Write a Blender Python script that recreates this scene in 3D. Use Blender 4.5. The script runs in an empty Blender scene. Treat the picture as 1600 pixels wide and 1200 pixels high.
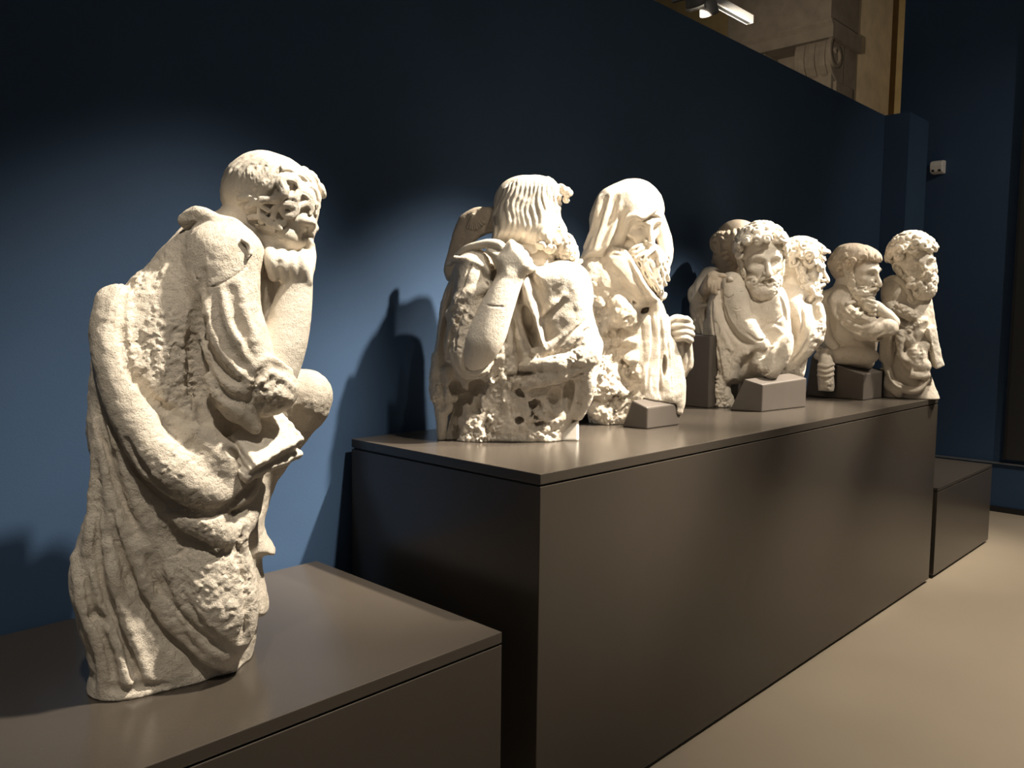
import bpy, math, random
import numpy as np
from mathutils import Vector, Matrix

# ------------------------------------------------------------------ camera
scene = bpy.context.scene
COL = scene.collection
FPX = 1285.0                                   # focal length in pixels of a 1600 x 1200 frame
EYE = np.array([0.0, 0.0, 1.6])
AX = np.array([0.69467283, -0.05025768, 0.71756799])      # world X, Y, Z in camera axes (right, down, forward)
AY = np.array([-0.71923819, -0.06410172, 0.69180012])
AZ = np.array([0.01122907, -0.99667705, -0.08067697])
RW = np.stack([AX, AY, AZ])
cam_d = bpy.data.cameras.new('camera')
cam = bpy.data.objects.new('camera', cam_d)
COL.objects.link(cam)
cam_d.sensor_fit = 'HORIZONTAL'
cam_d.sensor_width = 36.0
cam_d.lens = 36.0 * FPX / 1600.0
cam_d.clip_start = 0.05
cam_d.clip_end = 100
right, down, fwd = RW[:, 0], RW[:, 1], RW[:, 2]
m = Matrix.Identity(4)
for i in range(3):
    m[i][0] = right[i]; m[i][1] = -down[i]; m[i][2] = -fwd[i]; m[i][3] = EYE[i]
cam.matrix_world = m
scene.camera = cam

# ------------------------------------------------------------------ world, exposure, spotlights and added fills
world = bpy.data.worlds.new('gallery_dark')
scene.world = world
world.use_nodes = True
bg = world.node_tree.nodes['Background']
bg.inputs[0].default_value = (1.0, 0.95, 0.88, 1)
bg.inputs[1].default_value = 0.06
vs = scene.view_settings
vs.view_transform = 'Standard'
vs.look = 'None'
vs.exposure = 0.0
vs.gamma = 1.0
vs.use_curve_mapping = False

def spot(name, loc, aim, power, angle, blend, col=(1.0, 0.89, 0.74), size=0.06):
    l = bpy.data.lights.new(name, 'SPOT')
    l.energy = power; l.color = col; l.spot_size = math.radians(angle); l.spot_blend = blend
    l.shadow_soft_size = size
    o = bpy.data.objects.new(name, l)
    COL.objects.link(o)
    o.location = loc
    o.rotation_euler = (Vector(aim) - Vector(loc)).to_track_quat('-Z', 'Y').to_euler()
    return o


spot('spot_reader', (2.15, 0.8, 4.2), (0.85, 2.25, 0.45), 1350, 40, 1.0)
spot('spot_reader_front', (-0.15, 0.3, 4.2), (0.72, 2.0, 1.2), 260, 22, 0.8)
spot('spot_pilgrim', (3.2, 0.45, 4.2), (2.32, 2.05, 1.45), 3000, 30, 1.0)
spot('spot_hooded', (4.1, 0.55, 4.2), (2.8, 2.05, 1.5), 1900, 28, 0.9)
spot('spot_group', (5.3, 0.6, 4.2), (4.0, 2.0, 1.5), 2900, 26, 0.8)
spot('fill_group_front', (2.7, 0.0, 4.2), (3.95, 2.0, 1.5), 380, 20, 0.8)  # added frontal fill, lifts the group's left sides
spot('fill_pilgrim_front', (1.3, -0.5, 4.2), (2.5, 2.05, 1.6), 150, 20, 0.8)  # added frontal fill for the pilgrim and the hooded man
spot('spot_end', (6.2, 0.6, 4.2), (5.1, 1.95, 1.4), 1100, 26, 0.8)
spot('fill_empty_plinth', (6.7, 0.5, 4.3), (6.15, 2.0, 0.55), 420, 34, 1.0)  # added lamp to brighten the top of the empty plinth
spot('fill_far', (5.6, -1.6, 4.5), (7.85, 1.9, 1.6), 190, 60, 1.0)  # dim added lamp, only there to lift the far wall
spot('spot_floor', (5.0, -0.2, 4.6), (5.0, 0.2, 0.0), 800, 90, 1.0)

# ------------------------------------------------------------------ materials
def new_mat(name):
    m = bpy.data.materials.new(name)
    m.use_nodes = True
    nt = m.node_tree
    return m, nt, nt.nodes['Principled BSDF']

def noise(nt, scale, detail=4, rough=0.55, coord='Object', dist=0.0):
    tc = nt.nodes.new('ShaderNodeTexCoord')
    n = nt.nodes.new('ShaderNodeTexNoise')
    n.inputs['Scale'].default_value = scale
    n.inputs['Detail'].default_value = detail
    n.inputs['Roughness'].default_value = rough
    n.inputs['Distortion'].default_value = dist
    nt.links.new(tc.outputs[coord], n.inputs['Vector'])
    return n

def ramp(nt, src, stops):
    r = nt.nodes.new('ShaderNodeValToRGB')
    e = r.color_ramp.elements
    while len(e) < len(stops):
        e.new(0.5)
    for k, (p, c) in enumerate(stops):
        e[k].position = p
        e[k].color = (*c, 1) if len(c) == 3 else c
    nt.links.new(src, r.inputs[0])
    return r

def plain(name, col, rough=0.5, var=0.06, scale=6.0, bump=0.0, bscale=200, spec=0.5):
    m, nt, b = new_mat(name)
    n = noise(nt, scale, 3)
    lo = tuple(max(0, c * (1 - var)) for c in col)
    hi = tuple(min(1, c * (1 + var)) for c in col)
    r = ramp(nt, n.outputs[0], [(0.3, lo), (0.7, hi)])
    nt.links.new(r.outputs[0], b.inputs['Base Color'])
    b.inputs['Roughness'].default_value = rough
    b.inputs['Specular IOR Level'].default_value = spec
    if bump:
        n2 = noise(nt, bscale, 2)
        bp = nt.nodes.new('ShaderNodeBump')
        bp.inputs['Strength'].default_value = bump
        bp.inputs['Distance'].default_value = 0.002
        nt.links.new(n2.outputs[0], bp.inputs['Height'])
        nt.links.new(bp.outputs[0], b.inputs['Normal'])
    return m

def marble(name, base=(0.80, 0.74, 0.645), stain=(0.60, 0.49, 0.36), amount=0.5, pit=0.5):
    m, nt, b = new_mat(name)
    n1 = noise(nt, 5.0, 6, 0.62, dist=0.6)
    r1 = ramp(nt, n1.outputs[0], [(0.36, tuple(0.93 * c for c in base)), (0.56, base), (0.75, tuple(min(1, 1.05 * c) for c in base))])
    n2 = noise(nt, 9.0, 7, 0.68, dist=1.2)
    r2 = ramp(nt, n2.outputs[0], [(0.56, (0, 0, 0)), (0.74, (amount, amount, amount))])
    mix = nt.nodes.new('ShaderNodeMix'); mix.data_type = 'RGBA'
    nt.links.new(r2.outputs[0], mix.inputs[0])
    nt.links.new(r1.outputs[0], mix.inputs[6])
    mix.inputs[7].default_value = (*stain, 1)
    # small dark pits in the weathered stone
    n3 = noise(nt, 95.0, 3, 0.6)
    r3 = ramp(nt, n3.outputs[0], [(0.27, (0.72, 0.66, 0.58)), (0.40, (1, 1, 1))])
    mul = nt.nodes.new('ShaderNodeMix'); mul.data_type = 'RGBA'; mul.blend_type = 'MULTIPLY'
    mul.inputs[0].default_value = pit
    nt.links.new(mix.outputs[2], mul.inputs[6]); nt.links.new(r3.outputs[0], mul.inputs[7])
    nt.links.new(mul.outputs[2], b.inputs['Base Color'])
    b.inputs['Roughness'].default_value = 0.62
    b.inputs['Specular IOR Level'].default_value = 0.3
    # tool marks and pitting as relief
    n4 = noise(nt, 55.0, 8, 0.72)
    n5 = noise(nt, 210.0, 3, 0.6)
    r5 = ramp(nt, n5.outputs[0], [(0.30, (0, 0, 0)), (0.48, (1, 1, 1))])
    ad = nt.nodes.new('ShaderNodeMath'); ad.operation = 'MULTIPLY_ADD'
    ad.inputs[1].default_value = 0.35 * pit
    nt.links.new(r5.outputs[0], ad.inputs[0]); nt.links.new(n4.outputs[0], ad.inputs[2])
    bp = nt.nodes.new('ShaderNodeBump')
    bp.inputs['Strength'].default_value = 0.75
    bp.inputs['Distance'].default_value = 0.0035 + 0.006 * pit
    nt.links.new(ad.outputs[0], bp.inputs['Height'])
    nt.links.new(bp.outputs[0], b.inputs['Normal'])
    return m

M = {}
M['stone'] = marble('weathered_marble', (0.63, 0.565, 0.475), (0.43, 0.37, 0.265), 0.6, 0.7)
M['smooth'] = marble('smooth_marble', (0.69, 0.63, 0.54), (0.56, 0.47, 0.36), 0.4, 0.3)
M['tan'] = marble('yellowed_marble', (0.56, 0.475, 0.375), (0.40, 0.31, 0.21), 0.6, 0.4)
M['plaster'] = plain('white_plaster', (0.80, 0.76, 0.68), 0.7, 0.04, 12, 0.2, 150)
M['wall'] = plain('blue_wall_paint', (0.029, 0.060, 0.118), 0.75, 0.05, 3, 0.15, 260, 0.3)
M['plinth'] = plain('taupe_lacquer', (0.050, 0.042, 0.034), 0.24, 0.03, 5, 0.05, 300, 0.5)
M['plinth_dark'] = plain('recess_black', (0.012, 0.011, 0.010), 0.6)
M['block'] = plain('taupe_paint', (0.075, 0.063, 0.053), 0.5, 0.05, 14, 0.15, 220, 0.4)
M['floor'] = plain('beige_floor', (0.44, 0.365, 0.275), 0.42, 0.05, 1.2, 0.08, 60, 0.4)
M['skirt'] = plain('black_skirting', (0.008, 0.008, 0.009), 0.5)
M['stonewall'] = plain('old_sandstone', (0.25, 0.20, 0.145), 0.85, 0.15, 5, 0.4, 60)
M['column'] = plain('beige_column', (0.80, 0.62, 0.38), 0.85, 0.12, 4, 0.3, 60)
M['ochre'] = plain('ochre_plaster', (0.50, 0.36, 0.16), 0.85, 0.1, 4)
M['white'] = plain('white_plastic', (0.75, 0.72, 0.68), 0.45, 0.03, 30)
M['grey'] = plain('grey_metal', (0.35, 0.34, 0.32), 0.4, 0.05, 20)
M['rail'] = plain('dull_rail', (0.12, 0.13, 0.15), 0.4, 0.05, 20)
M['black'] = plain('black_metal', (0.02, 0.02, 0.02), 0.5)
def glow(name, col, st):
    m, nt, b = new_mat(name)
    b.inputs['Emission Color'].default_value = (*col, 1)
    b.inputs['Emission Strength'].default_value = st
    b.inputs['Base Color'].default_value = (*col, 1)
    return m
M['lamp'] = glow('lamp_lens', (1.0, 0.93, 0.8), 3.0)

# ------------------------------------------------------------------ plain mesh helpers
def mesh_obj(name, verts, faces, mat, parent=None, loc=(0, 0, 0), smooth=False):
    me = bpy.data.meshes.new(name)
    me.from_pydata([tuple(v) for v in verts], [], [tuple(f) for f in faces])
    me.update()
    if smooth:
        me.polygons.foreach_set('use_smooth', [True] * len(me.polygons))
    me.materials.append(mat)
    o = bpy.data.objects.new(name, me)
    COL.objects.link(o)
    o.location = loc
    if parent is not None:
        o.parent = parent
    return o

BOXF = [(0, 3, 2, 1), (4, 5, 6, 7), (0, 1, 5, 4), (1, 2, 6, 5), (2, 3, 7, 6), (3, 0, 4, 7)]
def box(name, lo, hi, mat, parent=None, bevel=0.0):
    (a, b, c), (d, e, f) = lo, hi
    v = [(a, b, c), (d, b, c), (d, e, c), (a, e, c), (a, b, f), (d, b, f), (d, e, f), (a, e, f)]
    if parent is not None:
        pl = parent.location
        v = [(x - pl[0], y - pl[1], z - pl[2]) for x, y, z in v]
    o = mesh_obj(name, v, BOXF, mat, parent)
    if bevel:
        md = o.modifiers.new('bevel', 'BEVEL'); md.width = bevel; md.segments = 2
    return o

def prism(name, poly, z0, z1, mat, parent=None, axis='z', bevel=0.0):
    n = len(poly)
    if axis == 'z':
        v = [(x, y, z0) for x, y in poly] + [(x, y, z1) for x, y in poly]
    elif axis == 'y':
        v = [(x, z0, y) for x, y in poly] + [(x, z1, y) for x, y in poly]
    else:
        v = [(z0, x, y) for x, y in poly] + [(z1, x, y) for x, y in poly]
    if parent is not None:
        pl = parent.location
        v = [(x - pl[0], y - pl[1], z - pl[2]) for x, y, z in v]
    f = [tuple(range(n))[::-1], tuple(range(n, 2 * n))] + [(i, (i + 1) % n, n + (i + 1) % n, n + i) for i in range(n)]
    o = mesh_obj(name, v, f, mat, parent)
    import bmesh
    bm = bmesh.new(); bm.from_mesh(o.data); bmesh.ops.recalc_face_normals(bm, faces=bm.faces); bm.to_mesh(o.data); bm.free()
    if bevel:
        md = o.modifiers.new('bevel', 'BEVEL'); md.width = bevel; md.segments = 2
    return o

def empty(name, loc, label, cat, group=None):
    o = bpy.data.objects.new(name, None)
    COL.objects.link(o)
    o.location = loc
    o.empty_display_size = 0.1
    o['label'] = label; o['category'] = cat
    if group: o['group'] = group
    return o

def tag(o, label, cat, group=None):
    o['label'] = label; o['category'] = cat
    if group: o['group'] = group
    return o

def structure(o, label=None):
    o['kind'] = 'structure'
    if label: o['label'] = label
    return o

# ------------------------------------------------------------------ the room
FRONT, BACK, WALL = 1.585, 2.53, 2.56
TOP_LOW, TOP_BIG, TOP_END = 0.713, 1.144, 0.575
structure(box('floor', (-6, -6, -0.1), (16, 9, 0.0), M['floor']), 'beige polished gallery floor')
wl = structure(box('wall_back', (-6, WALL, 0), (6.95, WALL + 0.25, 3.255), M['wall']), 'dark blue painted partition wall behind the statues')
structure(box('wall_pier', (6.95, 2.369, 0), (7.4, WALL + 0.25, 3.255), M['wall']), 'dark blue projecting end of the partition wall')
structure(box('wall_right', (7.85, -3.0, 0), (8.1, 2.76, 7.0), M['wall']), 'tall dark blue far wall at the right')
structure(box('baseboard_right', (7.82, -3.0, 0), (7.85, 2.76, 0.045), M['skirt']), 'black skirting of the far wall')
structure(box('wall_hall', (14.5, 2.9, 0), (14.8, 12, 9), M['ochre']), 'ochre plaster wall of the old hall beyond')
structure(box('wall_hall_side', (6.0, 11.0, 0), (14.5, 11.3, 9), M['stonewall']), 'dim stone wall at the back of the old hall')
rail = structure(box('trim_1', (7.825, -3.0, 0.410), (7.85, 2.76, 0.424), M['rail']), 'thin grey ledge along the far wall')

# ------------------------------------------------------------------ sculpting: signed distance fields on a grid
rng = np.random.default_rng(7)
LAT = rng.random((48, 48, 48)).astype(np.float32) * 2 - 1

def _turn(a, b, c):
    return np.array(Matrix.Rotation(a, 3, 'X') @ Matrix.Rotation(b, 3, 'Y') @ Matrix.Rotation(c, 3, 'Z'), np.float32)
TURN = [_turn(0.7, 0.5, 0.9), _turn(1.1, -0.6, 0.4), _turn(-0.5, 0.9, 1.3)]

def vnoise(p):
    i = np.floor(p).astype(np.int32)
    t = (p - i).astype(np.float32)
    t = t * t * (3 - 2 * t)
    out = np.zeros(len(p), np.float32)
    for a in (0, 1):
        wa = t[:, 0] if a else 1 - t[:, 0]
        for b in (0, 1):
            wb = wa * (t[:, 1] if b else 1 - t[:, 1])
            for c in (0, 1):
                w = wb * (t[:, 2] if c else 1 - t[:, 2])
                out += w * LAT[(i[:, 0] + a) % 48, (i[:, 1] + b) % 48, (i[:, 2] + c) % 48]
    return out

def smin(a, b, k):
    if k <= 0: return np.minimum(a, b)
    h = np.maximum(k - np.abs(a - b), 0) / k
    return np.minimum(a, b) - h * h * (k * 0.25)

def catmull(pts, n):
    pts = np.asarray(pts, float)
    if len(pts) < 3 or n <= 1: return pts
    p = np.vstack([2 * pts[0] - pts[1], pts, 2 * pts[-1] - pts[-2]])
    out = []
    for i in range(1, len(p) - 2):
        for j in range(n):
            t = j / n
            a, b, c, d = p[i - 1], p[i], p[i + 1], p[i + 2]
            out.append(0.5 * (2 * b + (c - a) * t + (2 * a - 5 * b + 4 * c - d) * t * t + (3 * b - a - 3 * c + d) * t ** 3))
    out.append(p[-2])
    return np.array(out)

class Field:
    """one distance field per part, on the grid of its statue; units are pixels at the statue's own distance"""
    def __init__(self, st):
        self.st = st
        self.F = np.full(st.shape, 40.0, np.float32)
        self.base = None
    # --- low level
    def _sl(self, lo, hi):
        st = self.st
        s = []
        for a in range(3):
            g = st.g[a]
            i0 = int(np.searchsorted(g, lo[a])); i1 = int(np.searchsorted(g, hi[a]))
            if i1 - i0 < 1: return None
            s.append(slice(i0, i1))
        return tuple(s)
    def _xyz(self, s):
        g = self.st.g
        return g[0][s[0]][:, None, None], g[1][s[1]][None, :, None], g[2][s[2]][None, None, :]
    def _apply(self, s, D, k, op):
        V = self.F[s]
        if op == 'add':
            V[...] = smin(V, D, k)
        elif op == 'sub':
            V[...] = -smin(-V, D, k)
        elif op == 'and':
            V[...] = -smin(-V, -D, k)
    def segs(self, q, k, op='add', pad=None):
        """q: rows (x,y,z,r) in local units"""
        q = np.asarray(q, np.float32)
        rm = float(q[:, 3].max())
        pad = (max(k, 3 * self.st.vox) + 1) if pad is None else pad
        lo = (q[:, :3] - q[:, 3:4]).min(0) - pad; hi = (q[:, :3] + q[:, 3:4]).max(0) + pad
        s = self._sl(lo, hi)
        if s is None: return
        D = np.full([x.stop - x.start for x in s], 40.0, np.float32)
        g = self.st.g
        if len(q) == 1: q = np.vstack([q, q])
        for a, b in zip(q[:-1], q[1:]):
            r = max(a[3], b[3])
            l2 = np.minimum(a[:3], b[:3]) - r - pad; h2 = np.maximum(a[:3], b[:3]) + r + pad
            s2 = self._sl(l2, h2)
            if s2 is None: continue
            s2 = tuple(slice(max(x1.start, x2.start), min(x1.stop, x2.stop)) for x1, x2 in zip(s, s2))
            if any(x2.stop <= x2.start for x2 in s2): continue
            X, Y, Z = self._xyz(s2)
            ba = b[:3] - a[:3]
            L = float(ba @ ba) + 1e-6
            px, py, pz = X - a[0], Y - a[1], Z - a[2]
            h = np.clip((px * ba[0] + py * ba[1] + pz * ba[2]) / L, 0, 1)
            d = np.sqrt((px - h * ba[0]) ** 2 + (py - h * ba[1]) ** 2 + (pz - h * ba[2]) ** 2) - (a[3] + (b[3] - a[3]) * h)
            o = tuple(slice(x2.start - x1.start, x2.stop - x1.start) for x1, x2 in zip(s, s2))
            D[o] = np.minimum(D[o], d)
        self._apply(s, D, k, op)
    def ell_l(self, c, r, axes=None, k=8, op='add'):
        c = np.asarray(c, np.float32); r = np.asarray(r, np.float32)
        R = max(r) + max(k, 3 * self.st.vox) + 1
        s = self._sl(c - R, c + R)
        if s is None: return
        X, Y, Z = self._xyz(s)
        p = [X - c[0], Y - c[1], Z - c[2]]
        if axes is not None:
            p = [p[0] * a[0] + p[1] * a[1] + p[2] * a[2] for a in np.asarray(axes, np.float32)]
        k0 = np.sqrt((p[0] / r[0]) ** 2 + (p[1] / r[1]) ** 2 + (p[2] / r[2]) ** 2)
        k1 = np.sqrt((p[0] / r[0] ** 2) ** 2 + (p[1] / r[1] ** 2) ** 2 + (p[2] / r[2] ** 2) ** 2) + 1e-6
        self._apply(s, (k0 * (k0 - 1) / k1).astype(np.float32), k, op)
    def box_l(self, c, h, axes=None, rnd=2, k=2, op='add'):
        c = np.asarray(c, np.float32); h = np.asarray(h, np.float32)
        R = float(np.linalg.norm(h)) + max(k, 3 * self.st.vox) + 1
        s = self._sl(c - R, c + R)
        if s is None: return
        X, Y, Z = self._xyz(s)
        p = [X - c[0], Y - c[1], Z - c[2]]
        if axes is not None:
            p = [p[0] * a[0] + p[1] * a[1] + p[2] * a[2] for a in np.asarray(axes, np.float32)]
        q = [np.abs(p[i]) - (h[i] - rnd) for i in range(3)]
        o = np.sqrt(sum(np.maximum(v, 0) ** 2 for v in q))
        i = np.minimum(np.maximum(np.maximum(q[0], q[1]), q[2]), 0)
        self._apply(s, (o + i - rnd).astype(np.float32), k, op)
    # --- in photograph coordinates: (x, y, d[, r]) with d = distance towards the viewer from the statue's middle
    def pts(self, rows, r=None, n=4):
        rows = np.array([tuple(w) + ((r,) if len(w) == 3 else ()) for w in rows], float)
        rows = catmull(rows, n)
        loc = self.st.P(rows[:, 0], rows[:, 1], rows[:, 2])
        return np.hstack([loc, rows[:, 3:4]])
    def tube(self, rows, r=None, k=6, op='add', n=8):
        self.segs(self.pts(rows, r, n), k, op)
    def ball(self, x, y, d, r, k=6, op='add', rot=None):
        r = (r, r, r) if np.isscalar(r) else r
        ax = None
        if rot is not None:                       # roll in the picture plane, then turn about the upright, then tip
            a, b, c = [math.radians(v) for v in (tuple(rot) + (0, 0))[:3]] if not np.isscalar(rot) else (math.radians(rot), 0, 0)
            Rz = np.array([[math.cos(a), math.sin(a), 0], [-math.sin(a), math.cos(a), 0], [0, 0, 1]])
            Ry = np.array([[math.cos(b), 0, -math.sin(b)], [0, 1, 0], [math.sin(b), 0, math.cos(b)]])
            Rx = np.array([[1, 0, 0], [0, math.cos(c), math.sin(c)], [0, -math.sin(c), math.cos(c)]])
            ax = Rx @ Ry @ Rz
        self.ell_l(self.st.P1(x, y, d), r, ax, k, op)
    def slab(self, x, y, d, h, rot=(0, 0, 0), rnd=2, k=2, op='add'):
        a, b, c = [math.radians(v) for v in rot]
        Rz = np.array([[math.cos(a), math.sin(a), 0], [-math.sin(a), math.cos(a), 0], [0, 0, 1]])
        Ry = np.array([[math.cos(b), 0, -math.sin(b)], [0, 1, 0], [math.sin(b), 0, math.cos(b)]])
        Rx = np.array([[1, 0, 0], [0, math.cos(c), math.sin(c)], [0, -math.sin(c), math.cos(c)]])
        self.box_l(self.st.P1(x, y, d), h, Rx @ Ry @ Rz, rnd, k, op)
    def para(self, o, a, b, c, rnd=2, k=2, op='add'):
        """a block given by one corner and its three neighbours, in photograph coordinates"""
        O = self.st.P1(*o); E = [self.st.P1(*v) - O for v in (a, b, c)]
        cs = [O + i * E[0] + j * E[1] + l * E[2] for i in (0, 1) for j in (0, 1) for l in (0, 1)]
        lo = np.min(cs, 0) - 12; hi = np.max(cs, 0) + 12
        s = self._sl(lo, hi)
        if s is None: return
        X, Y, Z = self._xyz(s)
        mid = O + 0.5 * (E[0] + E[1] + E[2])
        q = []
        for i in range(3):
            n = np.cross(E[(i + 1) % 3], E[(i + 2) % 3]); n = n / np.linalg.norm(n)
            h = abs(E[i] @ n) / 2
            q.append(np.abs((X - mid[0]) * n[0] + (Y - mid[1]) * n[1] + (Z - mid[2]) * n[2]) - (h - rnd))
        D = np.sqrt(sum(np.maximum(v, 0) ** 2 for v in q)) + np.minimum(np.maximum(np.maximum(q[0], q[1]), q[2]), 0) - rnd
        self._apply(s, D.astype(np.float32), k, op)
    def mass(self, poly, d0, w, tf, tb=None, tilt=(0, 0), k=8, op='add', smooth=3):
        """a solid body with a given outline: rounded edge of width w, thickness tf to the front and tb to the back"""
        tb = tf if tb is None else tb
        poly = np.array(poly, float)
        if smooth > 1:
            cl = np.vstack([poly[-1:], poly, poly[:2]])
            out = []
            for i in range(1, len(cl) - 2):
                for j in range(smooth):
                    t = j / smooth
                    a, b, c, d = cl[i - 1], cl[i], cl[i + 1], cl[i + 2]
                    out.append(0.5 * (2 * b + (c - a) * t + (2 * a - 5 * b + 4 * c - d) * t * t + (3 * b - a - 3 * c + d) * t ** 3))
            poly = np.array(out)
        cx, cy = poly.mean(0)
        dd = d0 + tilt[0] * (poly[:, 0] - cx) + tilt[1] * (poly[:, 1] - cy)
        q = self.st.P(poly[:, 0], poly[:, 1], dd)
        c = self.st.P1(cx, cy, d0)
        pad = max(k, 3 * self.st.vox) + 1
        T = max(tf, tb) + pad + np.abs(q[:, 2] - c[2]).max()
        s = self._sl((q[:, 0].min() - pad, q[:, 1].min() - pad, c[2] - T), (q[:, 0].max() + pad, q[:, 1].max() + pad, c[2] + T))
        if s is None: return
        g = self.st.g
        X = g[0][s[0]][:, None]; Y = g[1][s[1]][None, :]
        dm = np.full(np.broadcast(X, Y).shape, 1e9); ins = np.zeros(dm.shape, bool)
        n = len(q)
        for i in range(n):
            a = q[i, :2]; b = q[(i + 1) % n, :2]
            e = b - a
            h = np.clip(((X - a[0]) * e[0] + (Y - a[1]) * e[1]) / (e @ e + 1e-9), 0, 1)
            dm = np.minimum(dm, (X - a[0] - h * e[0]) ** 2 + (Y - a[1] - h * e[1]) ** 2)
            cnd = ((a[1] <= Y) != (b[1] <= Y)) & (X < (e[0] * (Y - a[1]) / (e[1] if abs(e[1]) > 1e-9 else 1e-9) + a[0]))
            ins ^= cnd
        sd = np.sqrt(dm) * np.where(ins, -1, 1)
        u = np.maximum(sd + w, 0)[:, :, None] / w
        ux = q[:, 0] - c[0]; uy = q[:, 1] - c[1]; uz = q[:, 2] - c[2]
        A = np.stack([ux, uy], 1)
        co = np.linalg.lstsq(A, uz, rcond=None)[0]
        mid = c[2] + co[0] * (X - c[0]) + co[1] * (Y - c[1])
        z = g[2][s[2]][None, None, :] - mid[:, :, None]
        v = np.where(z > 0, z / tf, -z / tb)
        L = np.sqrt(u * u + v * v)
        gr = np.sqrt((u / w) ** 2 + (v / np.where(z > 0, tf, tb)) ** 2) / np.maximum(L, 1e-4)
        D = ((L - 1) / np.maximum(gr, 1e-4)).astype(np.float32)
        self._apply(s, np.clip(D, -40, 40), k, op)
    # --- lines drawn on the surface already there
    def freeze(self): self.base = self.F.copy()      # further lines are all laid on the surface as it is now
    def thaw(self): self.base = None
    def surf(self, x, y, on=None):
        flds = [self] + list(on or [])
        st = self.st
        zs = st.g[2][::-1]
        x = np.atleast_1d(np.asarray(x, float)); y = np.atleast_1d(np.asarray(y, float))
        P = st.P(np.repeat(x[:, None], len(zs), 1), np.repeat(y[:, None], len(zs), 1), np.repeat(zs[None], len(x), 0))
        q = np.clip((P - st.lo) / st.vox, 0, np.array(st.shape) - 1.001)
        i = q.astype(int); w = (q - i).astype(np.float32)
        val = None
        for f in flds:
            G = f.F if f.base is None else f.base
            v = 0
            for a in (0, 1):
                for b in (0, 1):
                    for c in (0, 1):
                        v = v + (w[..., 0] if a else 1 - w[..., 0]) * (w[..., 1] if b else 1 - w[..., 1]) * (w[..., 2] if c else 1 - w[..., 2]) * G[i[..., 0] + a, i[..., 1] + b, i[..., 2] + c]
            val = v if val is None else np.minimum(val, v)
        neg = val < 0
        hit = neg.any(1)
        j = np.where(hit, neg.argmax(1), val.argmin(1))
        z = zs[j]
        jm = np.maximum(j - 1, 0)
        v0 = val[np.arange(len(x)), jm]; v1 = val[np.arange(len(x)), j]
        t = np.where(hit & (j > 0), v0 / np.maximum(v0 - v1, 1e-6), 0)
        return np.where(hit & (j > 0), zs[jm] + (z - zs[jm]) * np.clip(t, 0, 1), z), hit
    def draw(self, rows, r=5, lift=0.0, k=6, op='add', n=4, on=None, smooth=True, taper=False):
        """rows (x, y[, r]) traced over the surface"""
        rows = np.array([tuple(w) + ((r,) if len(w) == 2 else ()) for w in rows], float)
        rows = catmull(rows, n)
        d, hit = self.surf(rows[:, 0], rows[:, 1], on)
        if not hit.all() and hit.any():
            d = np.interp(np.arange(len(d)), np.where(hit)[0], d[hit])
        if smooth and len(d) > 4:
            for _ in range(2):
                e = np.concatenate([[2 * d[0] - d[2], 2 * d[0] - d[1]], d, [2 * d[-1] - d[-2], 2 * d[-1] - d[-3]]])
                d = (e[:-4] + 2 * e[1:-3] + 3 * e[2:-2] + 2 * e[3:-1] + e[4:]) / 9
        if taper:                                  # ends run out into the surface
            e = np.clip(np.sin(np.linspace(0.12, math.pi - 0.12, len(d))) * 1.7, 0, 1)
            d = d - (1 - e) * rows[:, 2] * (0.9 if op == 'add' else -0.9)
        loc = self.st.P(rows[:, 0], rows[:, 1], d + lift)
        self.segs(np.hstack([loc, rows[:, 2:3]]), k, op)
    def strand(self, rows, w, m=3, lift=0.0, on=None, k=0.8):
        """a flat lock of hair made of m fine parallel strands along a traced line"""
        c = catmull(np.array(rows, float)[:, :2], 5)
        g = np.gradient(c, axis=0); g /= np.linalg.norm(g, axis=1)[:, None] + 1e-9
        nr = np.stack([-g[:, 1], g[:, 0]], 1)
        L = len(c)
        tp = np.sqrt(np.clip(np.sin(np.linspace(0.5, math.pi * 0.93, L)), 0.1, 1))[:, None]
        self.draw(np.hstack([c, w * 0.42 * tp]), lift=lift - 0.1 * w, k=k * 2, n=1, on=on)
        for i in range(m):
            o = (i - (m - 1) / 2) / max(m - 1, 1) * w * 0.72
            self.draw(np.hstack([c + nr * o * tp, np.full((L, 1), w * 0.62 / m) * (0.6 + 0.4 * tp)]), lift=lift + 0.22 * w - 0.12 * abs(o), k=k, n=1, on=on)
    def ridge(self, rows, r=6, k=8, lift=0.0, on=None, n=4, taper=True): self.draw(rows, r, lift - 0.25 * r, k, 'add', n, on, taper=taper)
    def groove(self, rows, r=4, k=5, lift=0.0, on=None, n=4): self.draw(rows, r, lift + 0.2 * r, k, 'sub', n, on, taper=True)
    def curl(self, x, y, size, turns=1.4, ph=0.0, sgn=1, r=None, on=None, lift=0.0, k=1.5):
        """a snail-shell lock lying on the surface"""
        r = size * 0.27 if r is None else r
        e = 2.0
        d, _ = self.surf([x, x + e, x, x - e, x], [y, y, y + e, y, y - e], on)
        P = self.st.P(np.array([x, x + e, x, x - e, x]), np.array([y, y, y + e, y, y - e]), d)
        tx = P[1] - P[3]; ty = P[4] - P[2]
        nrm = np.cross(tx, ty); nrm /= np.linalg.norm(nrm) + 1e-9
        if nrm[2] < 0.35: nrm = nrm + np.array([0, 0, 0.5]); nrm /= np.linalg.norm(nrm)
        tx = np.array([1.0, 0, 0]) - nrm * nrm[0]; tx /= np.linalg.norm(tx)
        ty = np.cross(nrm, tx)
        self.curl_l(P[0] + nrm * lift, nrm, tx, ty, size, turns, ph, sgn, r, k)
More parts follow.
